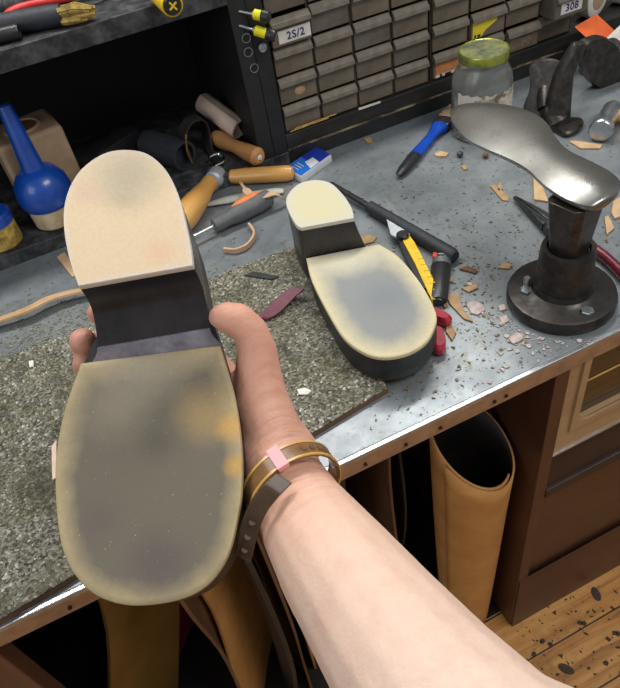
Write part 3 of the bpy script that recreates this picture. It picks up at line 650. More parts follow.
# ------------------------------------------------------------------ the holding arm
def arm():
    mb = MB()
    def chain(pts):
        P = [(Vector(p), r) for p, r in pts]
        for (a, ra), (b, rb) in zip(P, P[1:]):
            n = max(2, int((b - a).length / .004)); mb.tube([a.lerp(b, k / n) for k in range(n + 1)], [ra + (rb - ra) * k / n for k in range(n + 1)], 16)
        for p, r in P: mb.ball(p, r, 8)
    elbow = (0.0897,-0.3631,0.9485); 
    chain([((.30, -.42, 1.02), .056), (elbow, .050), ((0.0600,-0.3156,0.9431), .0455), ((0.0524,-0.2730,0.9351), .0425), ((0.0483,-0.2333,0.9268), .0395), ((0.0427,-0.1834,0.9237), .0350), ((0.0392,-0.1447,0.9217), .0300), ((0.0390,-0.1228,0.9215), .0275)])
    # wrist into the palm
    chain([((0.0390,-0.1228,0.9215), .0275), ((0.0400,-0.0976,0.9278), .0245), ((0.0409,-0.0693,0.9340), .0205), ((0.0416,-0.0494,0.9436), .0180)])
    chain([((0.0463,-0.0992,0.9252), .0240), ((0.0458,-0.0743,0.9306), .0205), ((0.0347,-0.0584,0.9143), .018), ((0.0299,-0.0270,0.9191), .0150)])
    chain([((0.0386,-0.0954,0.9081), .020), ((0.0232,-0.0546,0.8932), .015), ((0.0126,-0.0299,0.8970), .0130)])
    # palm behind the sole
    chain([((0.0430,-0.0662,0.9234), .017), ((0.0281,0.0044,0.9333), .0135)])
    chain([((0.0395,-0.0639,0.9174), .017), ((0.0202,-0.0010,0.9201), .0135)])
    chain([((0.0352,-0.0612,0.9075), .016), ((0.0177,-0.0112,0.9080), .0130)])
    chain([((0.0308,-0.0591,0.8983), .015), ((0.0096,-0.0222,0.8979), .0120)])
    chain([((0.0281,0.0044,0.9333), .0135), ((0.0202,-0.0010,0.9201), .0135), ((0.0177,-0.0112,0.9080), .0130), ((0.0096,-0.0222,0.8979), .0120)])
    # thumb
    chain([((0.0440,-0.0915,0.9348), .0215), ((0.0464,-0.0705,0.9515), .0194), ((0.0522,-0.0588,0.9674), .0158), ((0.0568,-0.0525,0.9806), .0136), ((0.0573,-0.0472,0.9929), .0118), ((0.0522,-0.0419,1.0022), .0116), ((0.0456,-0.0397,1.0067), .0102), ((0.0420,-0.0388,1.0079), .0080)])
    chain([((0.0464,-0.0705,0.9515), .0194), ((0.0439,-0.0547,0.9561), .0140)])
    # fingers wrap behind and show their tips on the far side
    chain([((0.0281,0.0044,0.9333), .0115), ((-0.0011,0.0484,0.9517), .0102), ((-0.0285,0.0537,0.9758), .0092), ((-0.0307,0.0328,0.9933), .0082)])
    chain([((0.0202,-0.0010,0.9201), .0115), ((-0.0216,0.0457,0.9373), .0105), ((-0.0525,0.0494,0.9603), .0098), ((-0.0481,0.0252,0.9808), .0098)])
    chain([((0.0177,-0.0112,0.9080), .0110), ((-0.0312,0.0320,0.9241), .0100), ((-0.0582,0.0399,0.9466), .0090), ((-0.0542,0.0223,0.9649), .0080)])
    chain([((0.0096,-0.0222,0.8979), .0100), ((-0.0296,0.0099,0.9089), .0088), ((-0.0546,0.0234,0.9232), .0080), ((-0.0603,0.0198,0.9351), .0072)])
    t = thing('person', 'right hand and bare forearm holding up the black platform sole', 'person', elbow)
    o = rel(mb, t).build('arm', M['skin'], t, ang=180)
    rm = o.modifiers.new('remesh', 'REMESH'); rm.mode = 'VOXEL'; rm.voxel_size = .0022; rm.use_smooth_shade = True
    s = o.modifiers.new('smooth', 'SMOOTH'); s.factor = .5; s.iterations = 9
    # watch strap around the wrist
    wc = Vector((0.0410,-0.1245,0.9247)); axd = (Vector((0.0483,-0.2333,0.9268)) - Vector((0.0390,-0.1228,0.9215))).normalized()
    toc = (Vector((0, -.36209, 1.28575)) - wc).normalized(); e1 = axd.cross(toc).normalized(); e2 = e1.cross(axd).normalized()
    def ring(rad, w, th, a0, a1, off=0, n=40):
        pts = [];
        m = MB(); rings = []
        for k in range(n + 1):
            a = math.radians(a0 + (a1 - a0) * k / n); rd = (e1 * math.cos(a) + e2 * math.sin(a))
            c = wc + axd * off + rd * rad
            rings.append([c + axd * w / 2, c + axd * w / 2 + rd * th, c - axd * w / 2 + rd * th, c - axd * w / 2])
        return m.loft(rings)
    return t, wc, axd, e1, e2, ring
pt, wc, axd, e1, e2, ring = arm()
RW = .0308
st = rel(ring(RW, .0125, .0022, -60, 300), pt).build('watch_strap', M['strap'], pt, .0006)
for off in (-.0058, .0058): rel(ring(RW + .0016, .0016, .0010, -60, 300, off), pt).build('strap_edge', M['strapgold'], st)
for a in (126, 137, 148, 158):
    aa = math.radians(a); rd = e1 * math.cos(aa) + e2 * math.sin(aa); c = wc + rd * (RW + .0022)
    h = MB().lathe([(-.0004, .0022), (.0004, .0022)], 12).tf(Matrix.Translation(c) @ rd.to_track_quat('Z', 'X').to_matrix().to_4x4()); rel(h, pt).build('strap_hole', M['brownleather'], st)
rel(ring(RW + .0006, .0170, .0036, 88, 101), pt).build('strap_keeper', M['keeper'], st, .0008)
tl = [Vector(p) for p in ((0.0353,-0.1395,0.9597), (0.0243,-0.1439,0.9594), (0.0145,-0.1460,0.9530), (0.0058,-0.1478,0.9402), (-0.0003,-0.1502,0.9290), (-0.0050,-0.1516,0.9192))]
for p in (tl[3].lerp(tl[2], .3), tl[3].lerp(tl[4], .5), tl[4].lerp(tl[5], .35)):
    vd = (Vector((0, -.36209, 1.28575)) - p).normalized(); rel(MB().lathe([(.0008, .0021), (.0018, .0021)], 12).tf(Matrix.Translation(p) @ vd.to_track_quat('Z', 'X').to_matrix().to_4x4()), pt).build('strap_hole', M['brownleather'], st)
tail = rel(MB().ribbon(catmull(tl, 5), .0115, .0022, side=(Vector((0.0140,-0.1479,0.9425)) - Vector((0.0055,-0.1375,0.9501)))), pt).build('strap_tail', M['straptail'], st, .0006)

# ------------------------------------------------------------------ tools and scraps on the bench
A, r, L = lay((0.0877,0.4750,0.7350), (0.1955,0.5895,0.7350))
t = thing('awl', 'awl with pear shaped wooden handle and knurled metal collar beside the raised heel', 'awl', A, r)
MB().lathe([(-.008, .0), (-.006, .011), (0, .0175), (L * .2, .0205), (L * .42, .0190), (L * .68, .0132), (L * .78, .0135)], 28, 'x', (0, 0, .0206)).build('handle', M['wood'], t)
MB().lathe([(L * .77, .0095), (L * .78, .0138), (L * .80, .0120), (L * .84, .0120), (L * .86, .0146), (L * .97, .0146), (L, .0115), (L * 1.03, .006)], 24, 'x', (0, 0, .0180)).build('collar', M['plate'], t)
MB().tube([(L * 1.02, 0, .014), (L * 1.06, 0, .012), (L * 1.11, -.002, .009)], [.0018, .0015, .0006], 8).build('needle', M['darksteel'], t)

A, r, L = lay((0.1990,0.5793,0.7350), (0.2978,0.5172,0.7350))
t = thing('wooden_handled_knife', 'straight wooden handled skiving tool touching the blue labelled box', 'knife', A, r)
MB().lathe([(.008, .0068), (.012, .0108), (.03, .0124), (L * .6, .0128), (L * .9, .0128), (L * .97, .0100), (L, .0)], 26, 'x', (0, 0, .0129)).build('handle', M['wood'], t)
MB().lathe([(-.003, .0052), (0, .0068), (.006, .0062), (.011, .0070), (.012, .0060)], 20, 'x', (0, 0, .0113)).build('ferrule', M['zinc'], t)
MB().tube([(-.002, 0, .0113), (-.022, .002, .009), (-.045, .004, .004)], [.0025, .002, .0008], 8, .5).build('blade', M['darksteel'], t)

A, r, L = lay((0.1520,0.5332,0.7350), (0.2668,0.4944,0.7350))
t = solo = tag(at(MB().tube(catmull([(0, 0, .004), (L * .2, .002, .0045), (L * .5, .003, .0046), (L * .8, .001, .0048), (L, 0, .004)], 5), [.004 + .0045 * min(1, k / 6) if k < 18 else .0085 - .0012 * (k - 17) for k in range(21)], 14, .55).build('bone_folder', M['bone']), A, r), 'pale grey green bone folder between the wooden handle and the grey screwdriver', 'bone folder')

A, r, L = lay((0.1045,0.4480,0.7350), (0.2394,0.4741,0.7350))
t = thing('screwdriver', 'screwdriver with grey rubber handle and orange inlay lying by the raised heel', 'screwdriver', A, r)
MB().lathe([(-.03, .0030), (L * .27, .0030)], 14, 'x', (0, 0, .0153)).build('shaft', M['zinc'], t)
MB().lathe([(L * .25, .0072), (L * .26, .0105), (L * .33, .0115), (L * .42, .0105), (L * .55, .0140), (L * .85, .0152), (L * .97, .0130), (L, .007)], 26, 'x', (0, 0, .0153)).build('handle', M['greyrubber'], t)
MB().ball((L * .72, .0045, .0272), (L * .20, .0072, .0052), 10).build('orange_inlay', M['orange'], t)

cl = [Vector(p) for p in ((0.1346,0.4042,0.7400), (0.1472,0.3924,0.7400), (0.1639,0.3917,0.7400), (0.1794,0.4036,0.7400), (0.1869,0.4188,0.7400), (0.1871,0.4399,0.7400))]
o = MB().ribbon([p - Vector((cl[0].x, cl[0].y, H)) for p in catmull(cl, 6)], .0085, .0035, side=(0, 0, 1)).build('leather_strip', M['pink'], bevel=.0006)
tag(at(o, (cl[0].x, cl[0].y, H + .0002)), 'curled pale leather strip beside the grey screwdriver', 'leather strip')
cl = [Vector(p) for p in ((0.2110,0.5304,0.7585), (0.2110,0.4857,0.7600), (0.2248,0.4661,0.7612), (0.2437,0.4606,0.7600), (0.2588,0.4617,0.7410))]
o = MB().ribbon([p - Vector((cl[2].x, cl[2].y, H)) for p in catmull(cl, 6)], [.004] * 4 + [.0115] * 12 + [.009] * 5 + [.006] * 4, .0016).build('leather_shaving', M['pink'])
tag(at(o, (cl[2].x, cl[2].y, H)), 'twisted pale leather shaving draped over the wooden handled tools', 'leather shaving')

c0, c1, c2, c3 = (Vector(p) for p in ((0.3606,0.5702,0.7490), (0.3690,0.5307,0.7490), (0.3014,0.5006,0.7490), (0.2917,0.5420,0.7490)))
t = thing('small_box', 'small white box with blue label lying by the black post', 'box', ((c0 + c2) / 2).xy[:] + (H,))
q = [(p - Vector(t.location)).xy for p in (c0, c1, c2, c3)]
MB().prism([tuple(p) for p in q], 0, .013, .001).build('box_body', M['whiteplastic'], t)
def quad(a, b, z0, z1, name, m, s=.94):
    # part of the lid between fractions a and b of its length
    e = [q[0].lerp(q[3], a), q[1].lerp(q[2], a), q[1].lerp(q[2], b), q[0].lerp(q[3], b)]
    c = sum(e, Vector((0, 0))) / 4
    MB().prism([tuple(c + (p - c) * s) for p in e], z0, z1).build(name, m, t)
quad(0, .52, .0131, .0137, 'dark_blue_panel', M['bluelabel']); quad(.50, 1, .0131, .0138, 'light_blue_panel', M['bluelabel2'])
e = [q[1].lerp(q[2], .38), q[1].lerp(q[2], .68), q[0].lerp(q[3], .60).lerp(q[1].lerp(q[2], .60), .45), q[0].lerp(q[3], .35).lerp(q[1].lerp(q[2], .35), .5)]
MB().prism([tuple(p * .95) for p in e], .0139, .0143).build('white_panel', M['whiteplastic'], t)
for k in range(3):
    f = .72 + k * .08; a_, b_ = q[0].lerp(q[3], f).lerp(q[1].lerp(q[2], f), .22), q[0].lerp(q[3], f).lerp(q[1].lerp(q[2], f), .62)
    MB().tube([(a_.x, a_.y, .0141), (b_.x, b_.y, .0141)], .0008, 5).build('white_line', M['whiteplastic'], t)

def scrap(name, label, cat, pts, m, th=.0025, z=0, group=None, lift=0):
    pts = [Vector(p) for p in pts]; c = sum(pts, Vector()) / len(pts)
    o = MB().prism([((p - c).x, (p - c).y) for p in pts], 0, th).build(name, m, bevel=.0004)
    o.location = (c.x, c.y, H + z + .0003)
    if lift: o.rotation_euler = (lift, lift * .5, 0); o.location.z += abs(lift) * .008
    return tag(o, label, cat, group)
scrap('leather_offcut', 'small black leather sliver on the board above the maroon offcut', 'leather offcut', ((0.1374,0.3265,0.7460), (0.1509,0.3273,0.7460), (0.1765,0.2970,0.7460), (0.1662,0.2967,0.7460)), M['blackleather'], .002, .0087)
ml = [Vector(p) for p in ((0.1233,0.2390,0.7470), (0.1262,0.2328,0.7470), (0.1408,0.2348,0.7480), (0.1631,0.2434,0.7520), (0.1820,0.2465,0.7570))]
o = MB().ribbon([p - Vector((ml[2].x, ml[2].y, H)) for p in catmull(ml, 5)], [.004, .006, .009, .013, .016, .018, .019, .020, .0205, .021, .022, .022, .022, .022, .022, .022, .021, .021, .021, .02, .02], .0022, side=(.62, -.70, .1)).build('leather_offcut', M['maroon'], bevel=.0004)
tag(at(o, (ml[2].x, ml[2].y, H + .0005)), 'bent maroon leather offcut on the board between thumb and black sole', 'leather offcut')
cl = [Vector(p) for p in ((-0.2211,0.4363,0.7440), (-0.1809,0.4293,0.7450), (-0.1424,0.4247,0.7470), (-0.1113,0.4304,0.7470), (-0.0774,0.4275,0.7450), (-0.0377,0.4144,0.7440))]
o = MB().ribbon([p - Vector((cl[0].x, cl[0].y, H)) for p in catmull(cl, 5)], .0185, .004, side=(.30, -.85, .25)).build('leather_strip', M['tanleather'], bevel=.0005)
tag(at(o, (cl[0].x, cl[0].y, H + .0035)), 'long tan leather strip lying across the bench left of the raised sole', 'leather strip')
scrap('leather_offcut', 'small tan offcut poking out left of the raised heel', 'leather offcut', ((-0.0881,0.5468,0.7350), (-0.0748,0.5522,0.7350), (-0.0629,0.4894,0.7350), (-0.0748,0.4813,0.7350)), M['tanleather'], .002)
scrap('leather_flake', 'pale flake on the board near the wrist', 'flake', ((0.1165,0.1051,0.7440), (0.1253,0.1030,0.7440), (0.1301,0.0949,0.7440), (0.1239,0.0920,0.7440), (0.1154,0.0973,0.7440)), M['whitescrap'], .0012, .0087)
scrap('leather_flake', 'tiny white crumb on the board left of the fingertips', 'flake', ((-0.1548,0.3272,0.7440), (-0.1488,0.3254,0.7440), (-0.1502,0.3144,0.7440), (-0.1551,0.3155,0.7440)), M['whitescrap'], .002, .0087)
scrap('leather_offcut', 'pale strip of leather lying against the left edge of the raised sole', 'leather offcut', ((-0.1489,0.1742,0.7440), (-0.1425,0.1797,0.7440), (-0.1504,0.1295,0.7440), (-0.1550,0.1279,0.7440)), M['paleleather'], .002, .0087)
G = 'tan leather offcuts on the bench'
scrap('leather_offcut', 'largest pointed brown offcut right of the black lighter', 'leather offcut', ((0.3402,0.1533,0.7350), (0.3544,0.1468,0.7350), (0.3435,0.1260,0.7350), (0.3399,0.0962,0.7350), (0.3342,0.1061,0.7350), (0.3349,0.1371,0.7350)), M['offcut'], .0025, 0, G)
scrap('leather_offcut', 'tan wedge offcut pointing right of the lighter', 'leather offcut', ((0.3619,0.1532,0.7350), (0.3826,0.1493,0.7350), (0.3793,0.1425,0.7350), (0.3656,0.1417,0.7350)), M['offcut'], .0025, 0, G)
scrap('leather_offcut', 'curved brown sliver above the tan wedge offcut', 'leather offcut', ((0.3809,0.1859,0.7350), (0.3935,0.1845,0.7350), (0.3981,0.1715,0.7350), (0.3926,0.1658,0.7350), (0.3859,0.1777,0.7350)), M['brownleather'], .0025, 0, G)
scrap('leather_offcut', 'tan offcut beside the red plastic pieces', 'leather offcut', ((0.3131,0.1118,0.7350), (0.3169,0.1093,0.7350), (0.3135,0.0916,0.7350), (0.3028,0.0838,0.7350), (0.3048,0.0992,0.7350)), M['offcut'], .0025, 0, G)
scrap('leather_offcut', 'tiny tan chip at the foot of the lighter', 'leather offcut', ((0.3282,0.1459,0.7350), (0.3352,0.1456,0.7350), (0.3322,0.1368,0.7350), (0.3263,0.1343,0.7350)), M['offcut'], .0025, 0, G)
scrap('leather_offcut', 'small tan chip above the tiny one right of the lighter', 'leather offcut', ((0.3599,0.1789,0.7350), (0.3660,0.1770,0.7350), (0.3607,0.1690,0.7350), (0.3566,0.1718,0.7350)), M['offcut'], .0025, 0, G)
scrap('leather_offcut', 'tan offcut under the edge of the far sole by the yellow knife', 'leather offcut', ((0.2947,0.3173,0.7350), (0.3160,0.3217,0.7350), (0.3285,0.3069,0.7350), (0.3196,0.2994,0.7350), (0.2973,0.3044,0.7350)), M['offcut'], .0025, 0, G)
scrap('leather_offcut', 'bright tan offcut half hidden left of the last post', 'leather offcut', ((0.5847,0.2999,0.7350), (0.5874,0.2877,0.7350), (0.5611,0.2376,0.7350), (0.5494,0.2527,0.7350)), M['tanleather'], .003, 0, G)
scrap('leather_offcut', 'tan offcut at the right frame edge behind the last', 'leather offcut', ((0.6084,0.1697,0.7350), (0.6277,0.1873,0.7350), (0.6502,0.1913,0.7350), (0.6220,0.1539,0.7350), (0.6021,0.1574,0.7350)), M['tanleather'], .003, 0, G)
scrap('leather_offcut', 'small tan offcut below the one at the right edge behind the last', 'leather offcut', ((0.5938,0.1664,0.7350), (0.6008,0.1668,0.7350), (0.5879,0.1419,0.7350), (0.5712,0.1368,0.7350)), M['tanleather'], .003, 0, G)
scrap('leather_offcut', 'thin tan sliver above the plier tips', 'leather offcut', ((0.5228,0.3178,0.7350), (0.5300,0.3156,0.7350), (0.5271,0.2790,0.7350), (0.5200,0.2718,0.7350), (0.5150,0.2787,0.7350)), M['offcut'], .002, 0, G)
scrap('leather_offcut', 'tan sliver in front of the hammer head', 'leather offcut', ((0.6881,0.3462,0.7350), (0.6946,0.3427,0.7350), (0.7174,0.3084,0.7350), (0.7085,0.3025,0.7350), (0.6868,0.3203,0.7350)), M['tanleather'], .0025, 0, G)
scrap('leather_offcut', 'tan chip just below the blue paintbrush', 'leather offcut', ((0.5083,0.4447,0.7350), (0.5205,0.4465,0.7350), (0.5281,0.4325,0.7350), (0.5187,0.4265,0.7350), (0.5074,0.4376,0.7350)), M['tanleather'], .002, 0, G)
scrap('leather_offcut', 'tiny tan chip alone right below the paintbrush chip', 'leather offcut', ((0.5211,0.3890,0.7350), (0.5274,0.3876,0.7350), (0.5244,0.3754,0.7350), (0.5182,0.3767,0.7350)), M['offcut'], .002, 0, G)
scrap('leather_offcut', 'pale brown sliver left of the last flange', 'leather offcut', ((0.4216,0.1601,0.7350), (0.4337,0.1662,0.7350), (0.4391,0.1551,0.7350), (0.4313,0.1508,0.7350)), M['offcut'], .002, 0, G)
scrap('leather_offcut', 'small tan chip beside the black ledge above the paintbrush', 'leather offcut', ((0.4437,0.5593,0.7350), (0.4549,0.5587,0.7350), (0.4536,0.5425,0.7350), (0.4426,0.5432,0.7350)), M['offcut'], .002, 0, G)
scrap('leather_offcut', 'tan triangular chip below the plier jaws', 'leather offcut', ((0.5306,0.3118,0.7350), (0.5402,0.3177,0.7350), (0.5326,0.3003,0.7350), (0.5241,0.3004,0.7350)), M['offcut'], .002, 0, G)
G2 = 'pale pinkish flakes around the last'
scrap('leather_flake', 'largest pale ragged flake right of the pointed brown offcut', 'flake', ((0.3509,0.1264,0.7350), (0.3617,0.1256,0.7350), (0.3664,0.1160,0.7350), (0.3632,0.1054,0.7350), (0.3506,0.1035,0.7350), (0.3468,0.1101,0.7350)), M['flake'], .002, 0, G2)
scrap('leather_flake', 'pinkish flake in front of the last flange', 'flake', ((0.3563,0.0522,0.7350), (0.3704,0.0564,0.7350), (0.3747,0.0478,0.7350), (0.3681,0.0427,0.7350), (0.3561,0.0430,0.7350)), M['flake'], .002, 0, G2)
scrap('leather_flake', 'small pinkish flake just left of the last flange', 'flake', ((0.3797,0.1028,0.7350), (0.3876,0.1018,0.7350), (0.3852,0.0929,0.7350), (0.3765,0.0945,0.7350)), M['flake'], .002, 0, G2)
scrap('leather_flake', 'small pale flake between the ragged flake and the last flange', 'flake', ((0.3695,0.0868,0.7350), (0.3781,0.0852,0.7350), (0.3748,0.0752,0.7350), (0.3653,0.0755,0.7350)), M['flake'], .002, 0, G2)

# rod with foam grip
A, r, L = lay((0.3378,0.4264,0.7350), (0.3847,0.2006,0.7350))
t = thing('sharpening_steel', 'dark metal file with long black foam grip lying behind the far sole', 'file', A, r)
MB().tube([(-.03, 0, .010), (L * .27, 0, .010)], [.0048, .0052], 12, .8).build('blade', M['darksteel'], t)
MB().lathe([(L * .26, .0065), (L * .265, .0088), (L * .9, .0098), (L * .98, .0098), (L, .0075)], 24, 'x', (0, 0, .0099)).build('grip', M['blackgrip'], t)

# yellow knife
A, r, L = lay((0.3203,0.1447,0.7350), (0.3564,0.2812,0.7350))
t = thing('utility_knife', 'yellow and black utility knife lying against the far sole', 'knife', A, r)
kn = MB().prism([(0, -.006), (.02, -.0075), (L * .8, -.0075), (L, -.004), (L, .002), (L * .9, .0065), (L * .5, .005), (0, .006)], .001, .014, .002); kn.build('yellow_body', M['yellow'], t)
MB().prism([(L * .15, .004), (L * .9, .0065), (L * .95, .011), (L * .5, .012), (L * .15, .009)], .001, .013, .001).build('black_side', M['blackplastic'], t)
MB().lathe([(.012, .0085), (.018, .0085), (.0195, .0070)], 20, 'z', (L * .93, .004, 0)).build('lock_wheel', M['blackplastic'], t)
MB().prism([(L * .93, -.006), (L * 1.24, -.003), (L * 1.26, .014), (L * 1.0, .018), (L * .93, .012)], .012, .0145).build('blade_plate', M['plate'], t)
for k in range(7): MB().tube([(L * (.1 + .09 * k), -.0075, .0142), (L * (.1 + .09 * k), -.001, .0142)], .0008, 5).build('grip_ridge', M['yellow'], t)

A, r, L = lay((0.3213,0.1441,0.7350), (0.3723,0.2118,0.7350))
t = thing('lighter', 'black pocket lighter with metal hood lying beside the yellow knife', 'lighter', A, r)
ov = lambda x, k=1: [(x, .0125 * k * math.cos(a), .0078 + .0074 * k * math.sin(a)) for a in [q * math.pi / 12 for q in range(24)]]
MB().loft([ov(0, .92), ov(.002), ov(L * .80), ov(L * .81, .97)]).build('body', M['blackplastic'], t)
MB().loft([ov(L * .81, .96), ov(L * .97, .96), ov(L, .88)]).build('metal_hood', M['zinc'], t)
MB().lathe([(-.004, .0042), (.004, .0042)], 16, 'y', (L * .97, .001, .0125)).build('spark_wheel', M['darksteel'], t)
MB().box(L * .93, .006, .008, L * 1.04, .0118, .0135).build('red_button', M['redhandle'], t, .001)
MB().loft([ov(-.0015, .6), ov(.0005, .7)]).build('base_plug', M['darksteel'], t)

o = tag(at(MB().prism(catmull([(-.013, -.005), (.010, -.007), (.014, 0), (.009, .007), (-.012, .006)], 3, True), 0, .015, .004).build('red_plastic_piece', M['red']), (0.3091,0.1185,0.7350), 2.0), 'upper glossy red plastic piece beside the toe of the far sole', 'plastic piece', 'red plastic pieces')
o = tag(at(MB().prism(catmull([(-.017, -.006), (.012, -.008), (.018, 0), (.012, .008), (-.016, .007)], 3, True), 0, .016, .004).build('red_plastic_piece', M['red']), (0.2866,0.0878,0.7350), 1.15), 'lower larger red plastic piece beside the toe of the far sole', 'plastic piece', 'red plastic pieces')

# paintbrush
A, r, L = lay((0.4263,0.4169,0.7350), (0.5923,0.5270,0.7350))
t = thing('paintbrush', 'flat paintbrush with blue handle and black tip lying behind the last', 'paintbrush', A, r)
def fb(prof, h=.55, zc=.008):
    return MB().loft([[(x, w * math.cos(a), max(.0004, zc + w * h * math.sin(a))) for a in [q * math.pi / 8 for q in range(16)]] for x, w in prof])
fb([(0, .001), (.004, .005), (.02, .0085), (L * .30, .0105), (L * .31, .0104)], .6).build('handle_tip', M['blackplastic'], t)
fb([(L * .31, .0106), (L * .45, .0095), (L * .62, .0085), (L * .72, .0115), (L * .77, .0150), (L * .80, .0145)], .6).build('handle', M['blue'], t)
MB().box(L * .79, -.0150, .003, L * .92, .0150, .014).build('ferrule', M['darksteel'], t, .0015)
bs = MB()
for i in range(9):
    for j in range(3): bs.tube([(L * .91, -.0125 + i * .0031, .005 + j * .0035), (L * 1.15, -.0125 + i * .0031, .004 + j * .0028)], [.0023, .0018], 6)
bs.build('bristles', M['cardboard'], t)

# glass jar
jc = (.607, .462, H)
t = thing('glass_jar', 'glass jar with worn green gold screw lid behind the iron last', 'jar', jc)
MB().lathe([(.004, .0), (.003, .036), (.001, .041), (.004, .0455), (.012, .0465), (.084, .0465), (.098, .0440), (.110, .0375), (.116, .0345), (.130, .0345),
            (.130, .0325), (.116, .0325), (.097, .0420), (.084, .0445), (.014, .0445), (.008, .041), (.007, 0)], 44).build('glass', M['glass'], t, ang=60)
MB().lathe([(.1195, .0365), (.120, .0380), (.1305, .0380), (.1330, .0368), (.1318, .0345)], 44).build('lid_rim', M['lidgold'], t)
MB().lathe([(.1312, .0344), (.1322, .0342), (.1322, .006), (.1326, .0)], 44).build('lid_top', M['lidtop'], t)
lb = MB(); vv = []; nn = 24
for z in (.030, .080):
    for k in range(nn + 1):
        a = math.radians(185 + 140 * k / nn); zz = z + (.0016 * math.sin(k * 2.1) if z > .05 else 0); vv.append((.0469 * math.cos(a), .0469 * math.sin(a), zz))
lb.add(vv, [(k, k + 1, nn + 2 + k, nn + 1 + k) for k in range(nn)])
o = lb.build('torn_label', M['tornlabel'] if 'tornlabel' in M else mat('torn_paper_label', rgb(200, 192, 178), rgb(110, 92, 72), 55, .7, lo=.5, hi=.62), t)
for k in range(9):
    a = k * 2.4; rr = .012 + .018 * ((k * .37) % 1)
    MB().tube([(rr * math.cos(a), rr * math.sin(a), .0085), (rr * math.cos(a + .5) * .6, rr * math.sin(a + .5), .014 + .03 * ((k * .61) % 1))], .0018, 6).build('nail', M['brass'], t)

# ------------------------------------------------------------------ cast iron last on its stand
bc = Vector((.446, .074, H))
t = thing('iron_last', 'iron shoe last with polished foot plate on a round bolted stand', 'shoe last', bc)
MB().lathe([(.0, .0605), (.003, .0615), (.012, .0615), (.016, .0600), (.0175, .056), (.018, .040), (.022, .0345), (.028, .0325)], 56).build('flange', M['iron'], t)
MB().lathe([(.022, .0330), (.028, .0318), (.075, .0296), (.079, .0284), (.0792, .0235), (.073, .0235)], 40).build('socket', M['iron'], t)
ra = .25
def rect(z, wx, wy, c=.28, dx=0, dy=0):
    q = []
    for (sx, sy) in ((1, 1), (-1, 1), (-1, -1), (1, -1)):
        a, b = (sx * wx, sy * wy * (1 - c)), (sx * wx * (1 - c), sy * wy)
        q += [a, b] if sx * sy > 0 else [b, a]
    return [(dx + x * math.cos(ra) - y * math.sin(ra), dy + x * math.sin(ra) + y * math.cos(ra), z) for x, y in q]
MB().loft([rect(.070, .0172, .0165), rect(.080, .0180, .0170), rect(.115, .0222, .0195), rect(.143, .0265, .0215)]).build('post', M['irondark'], t, .0015)
for p in ((0.4099,0.0923,0.7530), (0.4420,0.0278,0.7530)):
    u = Vector(p) - bc
    hx = [(.0075 * math.cos(k * math.pi / 3), .0075 * math.sin(k * math.pi / 3)) for k in range(6)]
    MB().tf(Matrix.Identity(4)).prism([(u.x + a, u.y + b) for a, b in hx], .0165, .0215, .0008).build('bolt', M['zinc'], t)
u = Vector((0.4132,0.0966,0.7530)) - bc
MB().lathe([(.0215, .0040), (.033, .0040), (.034, .0034)], 14, 'z', (u.x, u.y, 0)).build('bolt_shank', M['zinc'], t)
OUT = [(450,110),(457,103),(475,100.5),(498,102.5),(518,107.2),(536,114.5),(547.5,123.5),(556,137.5),(567.7,149.7),(585,158.4),(602.6,167),(617,177),(621,186),(616,194.5),(605.5,201),(591,206),(573.5,202),(556,193),(541.6,182.5),(527,168.5),(507,157.5),(483.5,147.5),(466,138),(454.5,123.5)]
OW = [(0.4417,0.3012,0.8870), (0.4586,0.3110,0.8870), (0.4768,0.2984,0.8890), (0.4921,0.2722,0.8910), (0.5012,0.2452,0.8920), (0.5055,0.2172,0.8920), (0.5016,0.1920,0.8920), (0.4897,0.1627,0.8910), (0.4823,0.1346,0.8910), (0.4841,0.1100,0.8910), (0.4863,0.0864,0.8910), (0.4854,0.0648,0.8900), (0.4783,0.0513,0.8890), (0.4644,0.0429,0.8890), (0.4491,0.0403,0.8890), (0.4339,0.0429,0.8880), (0.4255,0.0579,0.8880), (0.4226,0.0803,0.8880), (0.4237,0.1040,0.8880), (0.4290,0.1345,0.8880), (0.4274,0.1669,0.8870), (0.4214,0.2021,0.8860), (0.4196,0.2340,0.8850), (0.4288,0.2718,0.8850)]
pts = catmull([tuple(Vector(p) - bc) for p in OW], 4, True)
# centre line from toe to heel so that the plate is domed across and slimmer at its rim
tip = Vector(OW[0]) - bc; hl = Vector(OW[14]) - bc
axis = (hl - tip).normalized()
perp = Vector((-axis.y, axis.x, 0)); Lp = (hl - tip).length
def span(sv):
    """rim points of the outline where a line across the plate cuts it"""
    hits = []
    for a, b in zip(pts, pts[1:] + pts[:1]):
        sa, sb = (a - tip).dot(axis) - sv, (b - tip).dot(axis) - sv
        if (sa <= 0 < sb) or (sb <= 0 < sa): hits.append(a.lerp(b, sa / (sa - sb)))
    hits.sort(key=lambda q: q.dot(perp)); return hits[0], hits[-1]
smin = min((p - tip).dot(axis) for p in pts); smax = max((p - tip).dot(axis) for p in pts)
NS, NW = 44, 14; rings = []
for k in range(NS + 1):
    q = .5 - .5 * math.cos(math.pi * (k + .12) / (NS + .24)); a, b = span(smin + (smax - smin) * q)
    wd = (b - a).length; row = []
    for i in range(NW + 1):
        e = .5 - .5 * math.cos(math.pi * i / NW); p = a.lerp(b, e); hgt = (1 - (2 * e - 1) ** 2)
        row.append((p.x, p.y, p.z + .0065 * hgt * min(1, wd / .06) - .004 * max(0, 1 - q * 3) ** 2))
    for i in range(NW + 1):
        e = .5 + .5 * math.cos(math.pi * i / NW); p = a.lerp(b, .02 + .96 * e); hgt = (1 - (2 * e - 1) ** 2)
        row.append((p.x, p.y, p.z - .0045 - .009 * hgt ** .6 * min(1, wd / .05) - .004 * max(0, 1 - q * 3) ** 2))
    rings.append(row)
